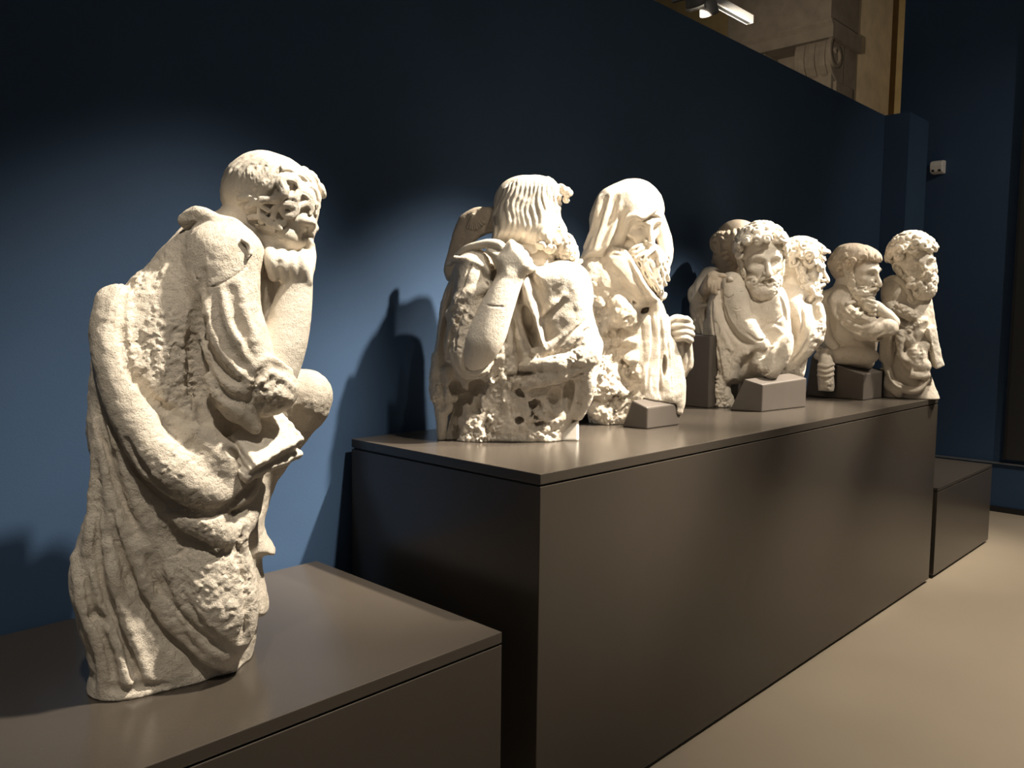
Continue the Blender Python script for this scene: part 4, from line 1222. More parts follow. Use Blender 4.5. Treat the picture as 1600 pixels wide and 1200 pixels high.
# ------------------------------------------------------------------ 4: the bald man seen from behind
def statue_bald():
    st = Statue((4.17, 2.28), TOP_BIG, (1068, 334, 1192, 632), (-58, 135), VOX[3])
    root = empty('marble_statue', tuple(st.ref), 'bald statue seen from behind, its arm round the curly-haired man in front', 'statue', 'marble apostle statues')
    rb = st.field()
    rb.mass([(1118, 424), (1140, 414), (1165, 420), (1180, 450), (1178, 620), (1120, 640), (1112, 560), (1100, 500), (1090, 450), (1102, 430)], -8, 18, 12, 24, k=4)
    rb.ball(1116, 434, 2, (22, 16, 20), 8, rot=(-24,))
    rb.tube([(1104, 438, 4, 15), (1094, 455, 8, 14), (1090, 480, 8, 12), (1093, 510, 6, 11), (1102, 545, 2, 11)], k=6)
    # rolled sleeve
    rb.tube([(1100, 440, 14, 4), (1084, 452, 10, 6), (1080, 462, 8, 6), (1084, 472, 12, 5.5), (1096, 477, 18, 4.5), (1104, 476, 22, 3)], k=2)
    rb.ridge([(1092, 442, 3), (1090, 455, 3), (1096, 468, 3)], k=3)
    rb.groove([(1097, 447, 2.5), (1097, 458, 2.5), (1103, 468, 2)], k=2)
    rb.groove([(1082, 484, 2), (1088, 505, 2.2), (1096, 530, 2)], k=3)
    rb.groove([(1092, 484, 2), (1097, 505, 2), (1102, 530, 2)], k=3)
    rb.rough(0.8, 14, 3)
    bd = st.field()
    hd = Head(st, 1146, 389, -4, 88, -128, -6)
    hd.base(bd)
    bd.tube([(1150, 408, -4, 24), (1148, 440, -8, 28), (1148, 500, -10, 26)], k=8)
    # the hand laid on his neighbour's shoulder
    f5 = np.array([3.99, 2.11, TOP_BIG])
    dz = float(st.local(f5[None])[0, 2]) - 4
    bd.tube([(1100, 455, 6, 9), (1104, 448, dz + 10, 9), (1110, 438, dz + 30, 9), (1114, 434, dz + 36, 9)], k=5)
    bd.ball(1117, 433, dz + 38, (11, 8, 8), 4, rot=(-10,))
    for i, (x, y) in enumerate([(1106, 443), (1111, 447), (1116, 449), (1121, 446)]):
        bd.tube([(x + 5, y - 11, dz + 42, 3.2), (x + 2, y - 4, dz + 44, 3.3), (x + 1.5, y + 4, dz + 43, 3.0), (x + 2.5, y + 9 - (i == 3) * 4, dz + 41, 2.6)], k=1)
    bd.tube([(1122, 430, dz + 42, 3.2), (1129, 430, dz + 44, 3.2), (1133, 432, dz + 43, 2.6)], k=1)
    bd.rough(0.4, 14, 2)
    hr = st.field()
    # wreath of hair round the bald crown, in thick locks
    for i, az in enumerate(range(-75, 300, 15)):
        if -45 < az < 45: continue
        p0, _ = hd.skull(az, 22, 0.0); p1, _ = hd.skull(az + 6, 6, 0.035); p2, _ = hd.skull(az, -14, 0.03); p3, _ = hd.skull(az + 4, -32, 0.0)
        hd.lock(hr, [p0, p1, p2, p3], 0.062, 0.02, 0.25, seed=i)
    for x, y, s in [(1124, 366, 6), (1118, 374, 5), (1128, 374, 5.5), (1117, 384, 5)]:
        hr.curl(x, y, s, 1.1, x, 1, r=2.4, on=[bd], lift=.5)
    for i, (x, y, r) in enumerate([(1134, 376, 5), (1133, 384, 6), (1133, 393, 6.5), (1135, 402, 7), (1139, 411, 7), (1143, 418, 7)]):
        d, _ = hr.surf([x], [y], [bd])
        hr.ball(x, y, float(d[0]), (r, 4.5, 5), 1.5, rot=(20,))
    hr.tube([(1138, 420, 18, 5), (1146, 424, 20, 4.5), (1155, 418, 20, 3.5), (1162, 412, 18, 2)], k=2)
    for f in (rb, bd):
        f.cut_below((1.515 - TOP_BIG) / st.s); f.sub_solid(BLOCK['bald'])
    bd.build('body', M['tan'], root)
    rb.build('robe', M['smooth'], root)
    hr.build('hair', M['tan'], root, 'ring of hair round a bald crown')

# ------------------------------------------------------------------ 5: the curly-haired man facing the viewer
def statue_curly():
    st = Statue((3.99, 2.11), TOP_BIG, (1090, 336, 1250, 652), (-46, 66), VOX[4])
    root = empty('marble_statue', tuple(st.ref), 'curly-haired bearded statue facing the viewer, cracked mantle hanging to the plinth', 'statue', 'marble apostle statues')
    rb = st.field()
    rb.mass([(1128, 432), (1142, 426), (1158, 440), (1175, 455), (1200, 452), (1222, 448), (1232, 470), (1236, 520), (1232, 560), (1215, 585), (1180, 590), (1140, 600), (1118, 560), (1106, 500), (1112, 460)], 0, 26, 26, 22, k=4)
    # near shoulder and sleeve
    rb.tube([(1143, 444, 16, 19), (1150, 470, 22, 21), (1158, 500, 26, 20), (1176, 525, 30, 15), (1192, 540, 32, 11)], k=6)
    # mantle over the arm down to the foot
    rb.mass([(1113, 456), (1124, 450), (1132, 480), (1144, 505), (1160, 528), (1178, 533), (1180, 548), (1158, 570), (1150, 598), (1126, 600), (1118, 575), (1110, 545), (1104, 510), (1106, 475)], 18, 14, 22, 26, (0.05, 0.02), 5)
    rb.tube([(1105, 505, 14, 6), (1107, 545, 18, 8), (1112, 580, 22, 11), (1116, 610, 24, 12), (1118, 640, 24, 11), (1116, 652, 24, 8)], k=5)
    rb.tube([(1126, 590, 24, 13), (1128, 620, 22, 14), (1126, 645, 22, 12)], k=5)
    rb.ball(1136, 630, 18, (12, 16, 12), 5)
    # pointed hanging fold in the middle
    rb.mass([(1180, 545), (1196, 548), (1212, 535), (1236, 520), (1240, 540), (1234, 562), (1222, 580), (1208, 594), (1196, 592), (1182, 580), (1170, 570), (1174, 556)], 22, 12, 20, 24, k=5)
    rb.tube([(1206, 545, 34, 4), (1200, 562, 38, 5), (1190, 576, 36, 5)], k=4)
    for pts, r in [([(1127, 462), (1134, 490), (1148, 515), (1170, 532)], 2.4), ([(1108, 520), (1114, 560), (1122, 595)], 2.2), ([(1206, 540), (1196, 552), (1184, 556)], 2.6), ([(1118, 470), (1122, 500), (1132, 530)], 1.8),
                   ([(1220, 465), (1226, 485), (1230, 505)], 3.0), ([(1228, 492), (1212, 504)], 1.4), ([(1190, 512), (1206, 505), (1220, 508)], 2.0), ([(1200, 575), (1212, 560), (1216, 548)], 1.8)]:
        rb.groove([(x, y, r) for x, y in pts], k=2.5)
    for pts, r in [([(1116, 465), (1122, 500), (1136, 535), (1150, 560)], 3.5), ([(1132, 470), (1142, 500), (1160, 522), (1182, 535)], 3.5), ([(1160, 556), (1172, 546), (1186, 540)], 4.0), ([(1196, 515), (1212, 512), (1222, 520)], 3), ([(1212, 540), (1206, 566), (1200, 588)], 4)]:
        rb.ridge([(x, y, r) for x, y in pts], k=4)
    rb.ball(1228, 496, 34, (6, 15, 10), 3, 'sub', rot=(8,))
    rb.ball(1148, 602, 34, (9, 8, 16), 4, 'sub')
    for r, pts in [(2, [(1128, 452), (1131, 478), (1142, 505), (1158, 526), (1176, 536)]), (1.8, [(1112, 470), (1114, 510), (1124, 560), (1130, 595)]), (2, [(1166, 520), (1184, 532), (1198, 528)]), (1.8, [(1182, 562), (1196, 556), (1208, 542)]), (1.8, [(1152, 540), (1142, 565), (1138, 590)])]:
        rb.groove([(x, y, r) for x, y in pts], k=1, lift=-.5)
    rb.rough(0.7, 16, 3)
    rb.rough(3.0, 12, 3, [(1114, 600, 30, .9), (1124, 632, 24, 1), (1190, 582, 18, .6)], jag=True)
    rb.rough(2.0, 7, 3, [(1115, 600, 26, 1), (1135, 560, 26, .6), (1122, 635, 20, .9), (1195, 580, 16, .8), (1165, 555, 14, .7), (1118, 540, 22, .5)])
    # fine cracks of the old repair
    for pts in [[(1128, 458), (1134, 464), (1140, 466), (1150, 458), (1164, 455)], [(1140, 466), (1137, 474), (1142, 480), (1152, 484), (1160, 480)], [(1137, 474), (1133, 472)], [(1142, 482), (1150, 494), (1148, 502), (1142, 498)], [(1112, 500), (1120, 506), (1124, 518), (1118, 524)]]:
        rb.groove([(x, y, .8) for x, y in pts], k=.4, n=2)
    bd = st.field()
    hd = Head(st, 1190, 406, 8, 94, 15, -11, 3)
    hd.base(bd, open_mouth=True, gaunt=.4)
    bd.tube([(1184, 440, -4, 24), (1180, 465, -4, 28), (1178, 520, -8, 28)], k=8)
    bd.ball(1141, 436, 34, (5, 3.5, 4), 1.5, rot=(-30,))
    bd.rough(0.4, 14, 2)
    hr = st.field()
    hd.cap(hr, out=0.03)
    rows = [(a, e) for e, st_ in ((14, 26), (34, 24), (55, 36), (76, 60)) for a in range(-170, 181, st_) if not (abs(a) < 42 and e < 30)]
    hd.curls(hr, rows, 0.115, 0.045, 1.15, 0.06, 12)
    hd.curls(hr, [(s * a, e) for s in (1, -1) for a, e in ((62, 4), (74, -10), (88, 2), (70, 18))], 0.09, 0.036, 1.2, 0.04, 5)
    for x, y, s, ph, sg in [(1168, 376, 8, 1, 1), (1184, 376, 9, 3, -1), (1198, 374, 9, 0, 1), (1212, 376, 8, 2, -1), (1222, 372, 9, 4, 1), (1158, 385, 8, 2, 1), (1156, 398, 7, 0, -1), (1226, 385, 8, 1, 1)]:
        hr.curl(x, y, s, 1.2, ph, sg, r=3.0, on=[bd], lift=1.5)
    br = st.field()
    hd.beard(br, 0.03, 0.085, 9)
    hd.ell(br, (0, 0.40, -0.285), (0.085, 0.1, 0.035), 0.02, 'sub')
    hd.ell(br, (-0.05, 0.31, -0.54), (0.07, 0.06, 0.08), 0.03)
    hd.ell(br, (0.07, 0.31, -0.53), (0.06, 0.06, 0.07), 0.03)
    rb.cut_below(0); bd.cut_below(0)
    for f in (rb, bd):
        f.sub_solid(BLOCK['group']); f.sub_solid(BLOCK['bald'])
    bd.build('body', M['smooth'], root)
    rb.build('robe', M['stone'], root, 'cracked mantle falling in pointed folds')
    hr.build('hair', M['smooth'], root, 'thick curly hair')
    br.build('beard', M['smooth'], root)

# ------------------------------------------------------------------ 6: curly-haired man in profile
def statue_profile():
    st = Statue((4.31, 1.99), TOP_BIG, (1196, 366, 1312, 640), (-58, 52), VOX[5])
    root = empty('marble_statue', tuple(st.ref), 'curly-bearded statue in right profile, brightly lit, on the middle support block', 'statue', 'marble apostle statues')
    rb = st.field()
    rb.mass([(1212, 446), (1232, 438), (1252, 446), (1270, 470), (1280, 480), (1284, 510), (1276, 535), (1262, 560), (1258, 584), (1246, 598), (1215, 604), (1208, 560), (1205, 500)], -6, 26, 30, 34, k=4)
    rb.ball(1238, 470, 4, (30, 30, 28), 10)
    rb.tube([(1240, 480, 22, 16), (1256, 510, 24, 16), (1254, 540, 22, 14), (1232, 570, 16, 12)], k=8)
    rb.tube([(1278, 480, 12, 8), (1282, 500, 14, 8), (1270, 530, 20, 9), (1250, 560, 20, 9), (1226, 580, 16, 8)], k=5)
    rb.tube([(1262, 480, 26, 6), (1262, 515, 30, 7), (1248, 545, 28, 7), (1228, 568, 24, 6)], k=5)
    rb.ball(1284, 512, 8, (6, 8, 8), 4)
    rb.ball(1276, 530, 4, (10, 8, 10), 4)
    rb.tube([(1284, 522, 4, 5), (1278, 536, 2, 5), (1262, 552, 0, 6)], k=4)
    for pts, r in [([(1250, 470), (1254, 510), (1240, 548), (1222, 570)], 2.2), ([(1272, 480), (1270, 515), (1256, 545), (1236, 568)], 2.4), ([(1268, 470), (1276, 466)], 2.4), ([(1226, 520), (1240, 530)], 2.6), ([(1232, 520), (1224, 545), (1214, 565)], 2.2)]:
        rb.groove([(x, y, r) for x, y in pts], k=2.5)
    rb.ball(1264, 470, 24, (7, 5, 14), 3, 'sub')
    rb.rough(0.7, 15, 3)
    rb.rough(2.2, 7, 3, [(1282, 512, 14, 1), (1275, 532, 14, .9), (1245, 590, 24, .6)])
    bd = st.field()
    hd = Head(st, 1254, 421, -2, 84, 84, -6)
    hd.base(bd)
    bd.tube([(1246, 440, -2, 22), (1240, 462, -2, 26), (1236, 500, -4, 28)], k=8)
    bd.rough(0.3, 14, 2)
    hr = st.field()
    hd.cap(hr, out=0.02)
    rows = [(a, e) for e, st_ in ((-4, 24), (18, 24), (40, 28), (62, 40), (80, 70)) for a in range(-175, 181, st_) if not (abs(a) < 50 and e < 25)]
    rows = [r for r in rows if not (-105 < r[0] < -70 and r[1] < 10)]
    hd.curls(hr, rows, 0.115, 0.045, 1.0, 0.035, 21)
    for x, y, s, ph, sg in [(1284, 404, 7, 1, 1), (1276, 412, 7, 3, -1), (1290, 396, 7, 0, 1), (1266, 400, 9, 2, -1), (1248, 396, 9, 4, 1), (1254, 384, 9, 2, 1), (1240, 410, 10, 0, -1), (1225, 408, 9, 1, 1), (1282, 418, 6, 2, 1)]:
        hr.curl(x, y, s, 1.1, ph, sg, r=3.0, on=[bd], lift=1.5)
    br = st.field()
    hd.beard(br, 0.14, 0.085, 14)
    for pts in [[(1272, 458), (1278, 466), (1272, 476)], [(1276, 462), (1283, 464), (1278, 474)], [(1268, 450), (1272, 460), (1266, 470)]]:
        br.draw([(x, y, 3.2) for x, y in pts], lift=1, k=1, on=[bd])
    rb.mass([(1214, 570), (1250, 570), (1248, 600), (1246, 650), (1212, 650)], -10, 10, 16, 18, k=6)
    for f in (rb, bd):
        f.cut_below(0)
        f.sub_solid(BLOCK['group']); f.sub_solid(BLOCK['right']); f.sub_solid(BLOCK['bald'])
    bd.build('body', M['smooth'], root)
    rb.build('robe', M['stone'], root, 'mantle swung across the chest')
    hr.build('hair', M['smooth'], root, 'short curly hair')
    br.build('beard', M['smooth'], root)

# ------------------------------------------------------------------ 7: short-haired man with crossed arm
def statue_crossed():
    st = Statue((4.95, 1.985), TOP_BIG, (1255, 374, 1410, 628), (-46, 74), VOX[6])
    root = empty('marble_statue', tuple(st.ref), 'short-haired bearded statue with a hand laid on his shoulder, on the right-hand wedge block', 'statue', 'marble apostle statues')
    rb = st.field()
    rb.mass([(1296, 452), (1312, 444), (1330, 450), (1345, 470), (1362, 490), (1372, 520), (1368, 560), (1362, 574), (1340, 580), (1300, 572), (1284, 560), (1284, 520), (1280, 490), (1284, 464)], -6, 26, 22, 30, k=4)
    rb.ball(1316, 466, 10, (22, 22, 20), 10)
    rb.tube([(1292, 466, 6, 13), (1288, 480, 8, 12), (1286, 490, 8, 11)], k=4)
    # mantle edge swept from the shoulder over the arm
    rb.tube([(1302, 470, 24, 8), (1312, 492, 30, 8), (1330, 508, 34, 9), (1350, 518, 36, 9), (1372, 516, 36, 9)], k=6)
    rb.tube([(1318, 476, 28, 9), (1334, 492, 34, 9), (1356, 502, 38, 9)], k=6)
    rb.tube([(1345, 520, 32, 12), (1368, 518, 34, 14), (1384, 510, 32, 13), (1392, 512, 28, 11)], k=6)
    rb.tube([(1364, 528, 36, 6), (1378, 526, 38, 6), (1392, 518, 34, 6), (1397, 506, 30, 5)], k=3)
    for pts, r in [([(1300, 478), (1310, 500), (1330, 516), (1355, 526)], 3.2), ([(1314, 474), (1330, 492), (1352, 500)], 3), ([(1322, 500), (1342, 512), (1362, 508), (1366, 498)], 3), ([(1352, 515), (1368, 505), (1378, 496)], 3)]:
        rb.ridge([(x, y, r) for x, y in pts], k=3)
    for pts, r in [([(1306, 484), (1318, 504), (1338, 516)], 1.8), ([(1322, 480), (1338, 496), (1358, 505)], 1.8), ([(1296, 482), (1300, 520), (1306, 548)], 2.2), ([(1310, 500), (1318, 530), (1336, 552)], 2.0), ([(1372, 524), (1382, 518), (1384, 508)], 1.8), ([(1330, 514), (1350, 524)], 1.6)]:
        rb.groove([(x, y, r) for x, y in pts], k=2.5)
    rb.ball(1382, 527, 40, (12, 4, 8), 2, 'sub', rot=(14,))
    # girdle and the stump that hangs in front of the block
    rb.tube([(1280, 545, 14, 5), (1290, 552, 20, 5), (1306, 552, 22, 5), (1316, 550, 20, 4)], k=3)
    rb.tube([(1278, 556, 14, 6), (1296, 562, 20, 7), (1318, 562, 20, 6), (1330, 558, 16, 4)], k=4)
    fd = float(st.local(bill(1290, 621, TOP_BIG)[None])[0, 2]) + 14
    rb.tube([(1292, 555, fd - 14, 10), (1290, 568, fd - 2, 11), (1290, 585, fd, 12), (1291, 602, fd, 12), (1290, 612, fd, 11)], k=4)
    cutd = st.P1(1290, 611, fd)[1]
    rb.box_l((st.P1(1290, 611, fd)[0], cutd - 20, fd), (30, 20, 24), rnd=1, k=1, op='sub')
    for y in (570, 578, 586):
        rb.draw([(1279, y, 2.4), (1290, y + 3, 2.6), (1302, y - 1, 2.2)], lift=0, k=2)
    for y in (574, 582, 590):
        rb.groove([(1279, y, 1.3), (1290, y + 3, 1.5), (1302, y - 1, 1.3)], k=1.2)
    rb.ball(1336, 556, 14, (34, 16, 16), 8)
    rb.rough(0.6, 14, 3)
    rb.rough(2.0, 7, 3, [(1291, 600, 16, 1), (1300, 560, 20, .5)])
    bd = st.field()
    hd = Head(st, 1339, 426, 2, 84, 66, -9)
    hd.base(bd)
    bd.tube([(1326, 446, -2, 20), (1322, 466, -4, 24), (1322, 520, -6, 26)], k=8)
    # far bare arm hanging at the left
    bd.tube([(1286, 486, 8, 11), (1288, 510, 10, 9.5), (1294, 530, 12, 8.5), (1304, 542, 16, 7.5)], k=4)
    # crossing forearm and hand
    bd.tube([(1394, 504, 24, 11), (1386, 494, 28, 10), (1376, 486, 31, 9)], k=4)
    bd.ball(1366, 481, 33, (14, 11, 7), 4, rot=(-12,))
    for i, (x0, y0, x1, y1) in enumerate([(1358, 470, 1324, 474), (1358, 476, 1336, 478), (1357, 482, 1334, 486), (1358, 489, 1342, 493)]):
        bd.draw([(x0 + 8, y0 + 3, 4), (x0 - 4, y0, 3.7), ((x0 + x1) / 2 - 4, (y0 + y1) / 2 - .5, 3.4), (x1, y1, 2.8)], lift=1.5, k=1, on=[rb])
    bd.rough(0.3, 14, 2)
    hr = st.field()
    hd.cap(hr, out=0.015)
    for i in range(40):
        az = -180 + i * 9
        p0, _ = hd.skull(az, 68, 0.015); p1, _ = hd.skull(az, 40, 0.028); p2, _ = hd.skull(az - 6, 24 if abs(az) < 60 else 2, 0.04); p3, _ = hd.skull(az - 4, 16 if abs(az) < 60 else -16, 0.03)
        hd.lock(hr, [p0, p1, p2, p3], 0.038, 0.016, 0.2, seed=i)
    for x, y, s in [(1312, 408, 6), (1320, 414, 5.5), (1332, 408, 6), (1342, 406, 5.5), (1310, 420, 5.5), (1322, 400, 6), (1352, 402, 5), (1316, 428, 5)]:
        hr.curl(x, y, s, .9, x * .7, 1 if x % 4 else -1, r=2.2, on=[bd], lift=.6)
    br = st.field()
    hd.beard(br, 0.05, 0.075, 31)
    zb = 0.0
    for f in (rb, bd):
        f.cut_below(zb); f.sub_solid(BLOCK['right'])
    bd.build('body', M['smooth'], root)
    rb.build('robe', M['stone'], root, 'mantle gathered over the arm')
    hr.build('hair', M['tan'], root, 'short cropped locks')
    br.build('beard', M['smooth'], root)

# ------------------------------------------------------------------ 8: the last statue, with a book
def statue_last():
    st = Statue((5.23, 1.695), TOP_BIG, (1366, 362, 1486, 632), (-46, 46), VOX[7])
    root = empty('marble_statue', tuple(st.ref), 'curly-bearded statue holding a thick book at the far right end of the long plinth', 'statue', 'marble apostle statues')
    rb = st.field()
    rb.mass([(1382, 446), (1398, 432), (1416, 442), (1430, 462), (1450, 462), (1456, 490), (1460, 520), (1452, 560), (1456, 590), (1466, 640), (1380, 640), (1378, 590), (1376, 540), (1378, 490)], -2, 24, 24, 24, k=4)
    rb.ball(1398, 456, 8, (20, 24, 20), 8)
    rb.tube([(1384, 438, 12, 3.5), (1396, 433, 20, 3.5), (1410, 440, 24, 3.5), (1420, 456, 24, 3.5), (1426, 470, 20, 3)], k=2)
    rb.tube([(1384, 474, 18, 6), (1400, 484, 26, 9), (1416, 488, 28, 9), (1426, 494, 26, 8)], k=5)
    rb.tube([(1450, 470, 0, 6), (1454, 495, 2, 6), (1458, 512, 2, 5)], k=4)
    # broken forearm
    rb.tube([(1390, 508, 10, 11), (1408, 512, 18, 12), (1428, 506, 20, 9), (1444, 502, 18, 5)], k=5)
    rb.tube([(1414, 520, 20, 12), (1422, 532, 22, 9), (1436, 518, 20, 7)], k=5)
    # hanging sleeve strips
    rb.tube([(1394, 520, 24, 6), (1392, 545, 24, 6), (1391, 568, 22, 4)], k=3)
    rb.tube([(1406, 520, 30, 6), (1406, 545, 32, 5), (1404, 552, 32, 3)], k=3)
    rb.tube([(1382, 530, 16, 7), (1380, 560, 16, 6)], k=4)
    # great loop of mantle
    rb.tube([(1384, 560, 20, 6), (1392, 588, 26, 6), (1410, 606, 30, 6), (1430, 610, 30, 6), (1448, 594, 24, 5)], k=3)
    rb.tube([(1378, 580, 16, 6), (1386, 600, 22, 6), (1404, 616, 26, 6)], k=4)
    rb.tube([(1408, 555, 30, 5), (1418, 570, 34, 6), (1422, 584, 34, 6), (1436, 588, 34, 7), (1448, 586, 28, 6)], k=4)
    rb.ball(1432, 560, 24, (16, 22, 14), 6)
    rb.ball(1446, 540, 18, (9, 10, 10), 5)
    rb.ball(1440, 572, 26, (14, 12, 12), 5)
    rb.ball(1417, 551, 42, (7, 7, 14), 2.5, 'sub')
    rb.ball(1408, 582, 38, (12, 18, 14), 4, 'sub', rot=(-30,))
    rb.ball(1396, 540, 34, (3, 22, 10), 2, 'sub')
    rb.ball(1428, 597, 38, (16, 4, 12), 2.5, 'sub', rot=(8,))
    for pts, r in [([(1426, 520), (1438, 545), (1440, 570)], 2), ([(1388, 575), (1400, 598), (1420, 606)], 2)]:
        rb.groove([(x, y, r) for x, y in pts], k=2)
    for y in (540, 546, 552, 558):
        rb.ridge([(1424, y, 1.8), (1434, y + 1, 2), (1444, y, 1.8)], k=1.5)
    rb.rough(0.6, 14, 3)
    rb.rough(3.0, 10, 3, [(1404, 490, 26, 1), (1420, 500, 22, .8), (1412, 522, 20, .6)], jag=True)
    rb.rough(2.2, 7, 3, [(1404, 488, 24, 1), (1420, 496, 20, 1), (1412, 520, 20, .7), (1398, 540, 20, .8), (1440, 565, 20, .5)], chip=.2)
    bd = st.field()
    hd = Head(st, 1429, 412, 4, 82, 26, -8, 14)
    hd.base(bd)
    hd.ell(bd, (0, 0.46, -0.13), (0.05, 0.06, 0.08), 0.02, 'sub')
    bd.tube([(1426, 440, -4, 20), (1424, 465, -4, 24), (1420, 520, -6, 24)], k=8)
    bd.rough(0.6, 10, 2)
    hr = st.field()
    hd.cap(hr, out=0.02)
    rows = [(a, e) for e, st_ in ((12, 28), (32, 26), (54, 36), (76, 60)) for a in range(-170, 181, st_) if not (abs(a) < 46 and e < 30)]
    hd.curls(hr, rows, 0.12, 0.05, 1.0, 0.05, 41)
    for x, y, s in [(1408, 390, 7), (1418, 384, 7), (1432, 380, 7), (1444, 384, 7), (1402, 398, 6), (1452, 392, 7), (1424, 376, 7)]:
        hr.curl(x, y, s, 1.0, x * .6, 1 if x % 4 else -1, r=2.8, on=[bd], lift=1)
    br = st.field()
    hd.beard(br, 0.10, 0.10, 51)
    for x, y, s in [(1424, 436, 6), (1414, 434, 6), (1428, 448, 7), (1438, 444, 6), (1448, 438, 7), (1452, 428, 6), (1444, 452, 6), (1432, 458, 6), (1420, 446, 6), (1452, 446, 5)]:
        br.curl(x, y, s, 1.1, x * .9, 1 if x % 2 else -1, r=2.6, on=[bd], lift=.5)
    bk = st.field()
    bk.para((1450, 514, 28), (1464, 578, 26), (1462, 508, 20), (1442, 510, 4), 1.5)
    bk.para((1444, 516, 22), (1458, 572, 20), (1460, 512, 18), (1438, 512, 2), 1)
    bk.rough(0.8, 8, 2)
    for f in (rb, bd):
        f.cut_below(0); f.sub_solid(BLOCK['right'], 2.0)
    bd.build('body', M['smooth'], root)
    rb.build('robe', M['stone'], root, 'torn sleeve and looped mantle')
    hr.build('hair', M['smooth'], root, 'curly hair')
    br.build('beard', M['smooth'], root)
    bk.build('book', M['smooth'], root)

# ------------------------------------------------------------------ things on the far wall
det = empty('motion_sensor', (7.85, 2.405, 2.944), 'small white sensor box high on the far blue wall', 'sensor')
prism('case', [(7.85, 2.89), (7.85, 3.0), (7.80, 3.0), (7.755, 2.985), (7.745, 2.95), (7.755, 2.90), (7.79, 2.89)], 2.355, 2.455, M['white'], det, 'y', 0.006)
for yy in (2.378, 2.43):
    box('lens', (7.749, yy - 0.011, 2.900), (7.765, yy + 0.011, 2.918), M['black'], det, 0.003)
pn = empty('dark_strip', (7.83, 0.8, 0.46), 'tall black strip on the far wall at the right edge', 'panel')  # flat dark strip set against the far wall above the ledge
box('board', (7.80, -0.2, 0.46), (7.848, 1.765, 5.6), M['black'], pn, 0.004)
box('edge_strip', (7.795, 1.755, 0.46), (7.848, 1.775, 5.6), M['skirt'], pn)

# ------------------------------------------------------------------ old hall seen over the partition
def px_on_y(px, py, y): return on_plane(px, py, (0, y, 0), np.array([0, 1.0, 0]))
def px_on_x(px, py, x): return on_plane(px, py, (x, 0, 0), np.array([1.0, 0, 0]))
CX, CY = 11.43, 5.0
hall = empty('stone_pier', (CX + 0.6, CY + 0.9, 0), 'old carved stone pier with scroll brackets, rising above the partition wall', 'pier')
zc = px_on_x(1298, 35, CX)[2]                     # underside of the plain frieze
za = px_on_x(1298, 58, CX)[2]                     # top of the brackets
zb_ = px_on_x(1302, 120, CX)[2]                   # their foot
y_end = px_on_x(1136, 60, CX)[1]
x_r = px_on_y(1341, 70, CY)[0]
box('core', (CX + 0.45, CY + 0.02, 0), (x_r, y_end, 8.5), M['stonewall'], hall)
box('frieze', (CX, CY, zc + 0.03), (x_r, y_end, 8.5), M['stonewall'], hall, 0.01)
prism('cornice_moulding', [(CX - 0.07, zc + 0.03), (CX - 0.07, zc + 0.0), (CX - 0.02, zc - 0.05), (CX - 0.02, za), (x_r, za), (x_r, zc + 0.03)], CY - 0.05, y_end, M['stonewall'], hall, 'y')
h = za - zb_
prof = [(0.45, 0), (0.0, 0), (-0.03, -0.16 * h), (-0.05, -0.40 * h), (-0.02, -0.62 * h), (0.06, -0.80 * h), (0.16, -0.92 * h), (0.24, -1.0 * h), (0.45, -1.0 * h)]
for k, y0 in enumerate((CY, CY + 0.98)):
    br_ = prism('scroll_bracket', [(CX + 0.05 + x, za + z) for x, z in prof], y0, y0 + 0.52, M['stonewall'], hall, 'y', 0.015)
    for j in range(3):                            # raised bands of the scroll
        yb = y0 + 0.06 + j * 0.15
        band = [(x - 0.03 if x < 0.3 else x, z) for x, z in prof]
        pl = br_.parent.location
        prism('band', [(CX + 0.05 + x, za + z - 0.02) for x, z in band], yb, yb + 0.09, M['stonewall'], hall, 'y', 0.01)
# volute on the near side
vc = px_on_y(1307, 84, CY - 0.02)
pts = []
for i in range(40):
    a = i / 39 * 2.2 * math.pi
    r = 0.24 * (1 - 0.8 * i / 39)
    pts.append((vc[0] + r * math.cos(a + 2.2), vc[2] + r * math.sin(a + 2.2)))
vv, ff = [], []
for i, (x, z) in enumerate(pts):
    w = 0.022
    dx, dz = x - vc[0], z - vc[2]; L = math.hypot(dx, dz) + 1e-6
    for s_, yy in ((-1, CY - 0.035), (1, CY - 0.035), (1, CY + 0.02), (-1, CY + 0.02)):
        vv.append((x + s_ * w * dx / L - hall.location[0], yy - hall.location[1], z + s_ * w * dz / L))
    if i:
        b = 4 * i
        for q in range(4):
            ff.append((b - 4 + q, b - 4 + (q + 1) % 4, b + (q + 1) % 4, b + q))
mesh_obj('volute', vv, ff, M['stonewall'], hall)
box('side_block', (CX + 0.12, CY + 0.015, 0), (x_r, CY + 0.3, za), M['stonewall'], hall, 0.01)
box('bracket_foot', (CX + 0.2, CY - 0.03, zb_ - 0.16), (x_r - 0.2, y_end, zb_), M['stonewall'], hall, 0.01)
prism('capital_moulding', [(x_r - 0.32, 6.55), (x_r + 0.02, 6.3), (x_r + 0.02, 8.5), (x_r - 0.32, 8.5)], CY - 0.12, CY + 0.2, M['stonewall'], hall, 'y')
xa, xb, xc_ = px_on_y(1336, 100, CY + .05)[0], px_on_y(1392, 100, CY + .05)[0], px_on_y(1425, 100, CY + .45)[0]
colm = empty('hall_column', ((xa + xb) / 2, CY + 0.4, 0), 'plain beige square column beside the carved stone pier', 'column')
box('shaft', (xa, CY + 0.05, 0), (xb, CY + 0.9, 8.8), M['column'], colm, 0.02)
box('return', (xb, CY + 0.45, 0), (xc_, CY + 0.9, 8.8), M['ochre'], colm, 0.01)  # ochre strip set back along the shaft's right side

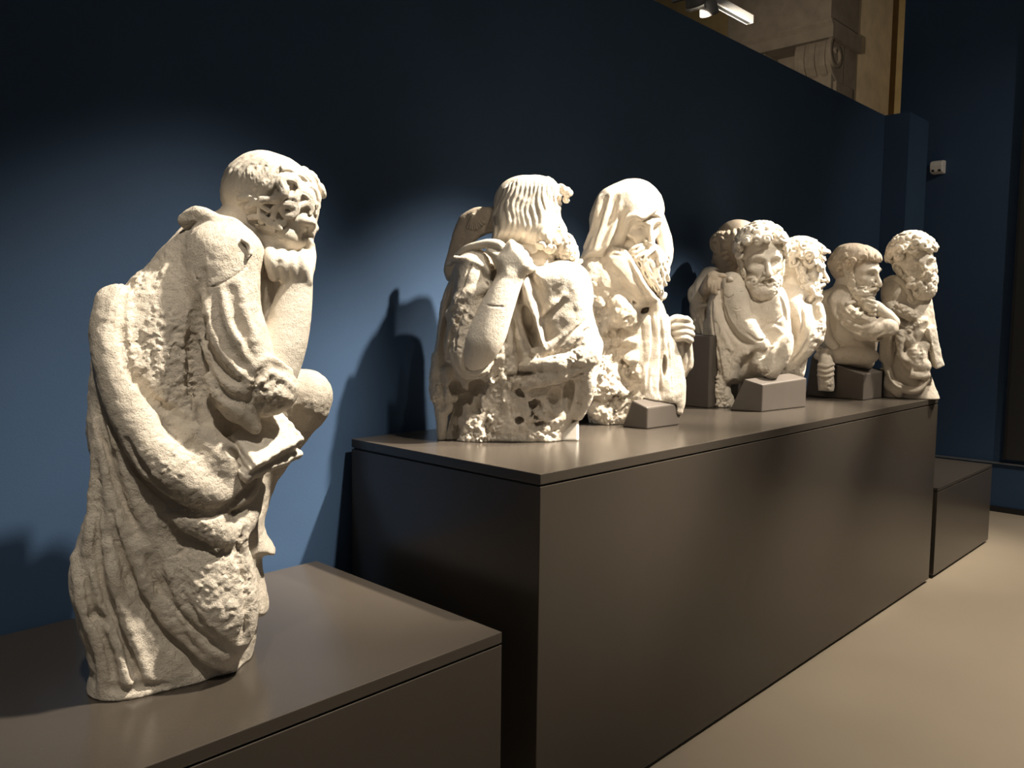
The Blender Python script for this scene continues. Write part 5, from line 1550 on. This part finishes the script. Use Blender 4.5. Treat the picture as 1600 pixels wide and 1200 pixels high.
# ------------------------------------------------------------------ lighting track above the partition
p0, p1 = px_on_y(1108, -4, 3.2), px_on_y(1172, 31, 3.2)
trk = empty('light_track', (float(p1[0]), 3.2, float(p1[2])), 'pale ceiling light track with two spotlights above the partition', 'light track')
zt = float(p0[2] + p1[2]) / 2
box('rail', (p0[0] - 4.0, 3.17, zt - 0.03), (p1[0], 3.23, zt + 0.03), M['white'], trk, 0.004)
box('rail_slot', (p0[0] - 4.0, 3.185, zt - 0.034), (p1[0] - 0.02, 3.215, zt - 0.029), M['black'], trk)
def track_head(px, py):
    c = px_on_y(px, py, 3.08)
    n = 20
    d = Vector((0.55, 0.1, -0.8)).normalized()
    q = d.to_track_quat('Z', 'Y').to_matrix()
    prof2 = [(0.0, -0.16), (0.035, -0.16), (0.055, -0.10), (0.062, 0.0), (0.066, 0.02), (0.055, 0.02), (0.05, -0.02)]
    v, f = [], []
    for i, (r, z) in enumerate(prof2):
        for j in range(n):
            a = 2 * math.pi * j / n
            w = q @ Vector((r * math.cos(a), r * math.sin(a), z))
            v.append((c[0] + w.x - trk.location[0], c[1] + w.y - trk.location[1], c[2] + w.z - trk.location[2]))
            if i: f.append(((i - 1) * n + j, (i - 1) * n + (j + 1) % n, i * n + (j + 1) % n, i * n + j))
    hd_ = mesh_obj('spotlight_housing', v, f, M['grey'], trk, smooth=True)
    v, f = [], []
    for j in range(n):
        a = 2 * math.pi * j / n
        w = q @ Vector((0.052 * math.cos(a), 0.052 * math.sin(a), -0.005))
        v.append((c[0] + w.x - trk.location[0], c[1] + w.y - trk.location[1], c[2] + w.z - trk.location[2]))
    mesh_obj('lens', v, [tuple(range(n))], M['lamp'], hd_)
    box('bracket_arm', (c[0] - 0.1, 3.06, c[2]), (c[0] - 0.07, 3.2, zt), M['grey'], trk)
    sp_ = spot('hall_spot', (c[0] + d.x * 0.12, c[1] + d.y * 0.12, c[2] + d.z * 0.12), (CX + 0.5, CY, 5.0), 330, 44, 1.0)
    return hd_
track_head(1086, 3)
track_head(1108, 17)

FIGS = [statue_reader, statue_pilgrim, statue_hooded, statue_bald, statue_curly, statue_profile, statue_crossed, statue_last]
for fn in FIGS:
    fn()
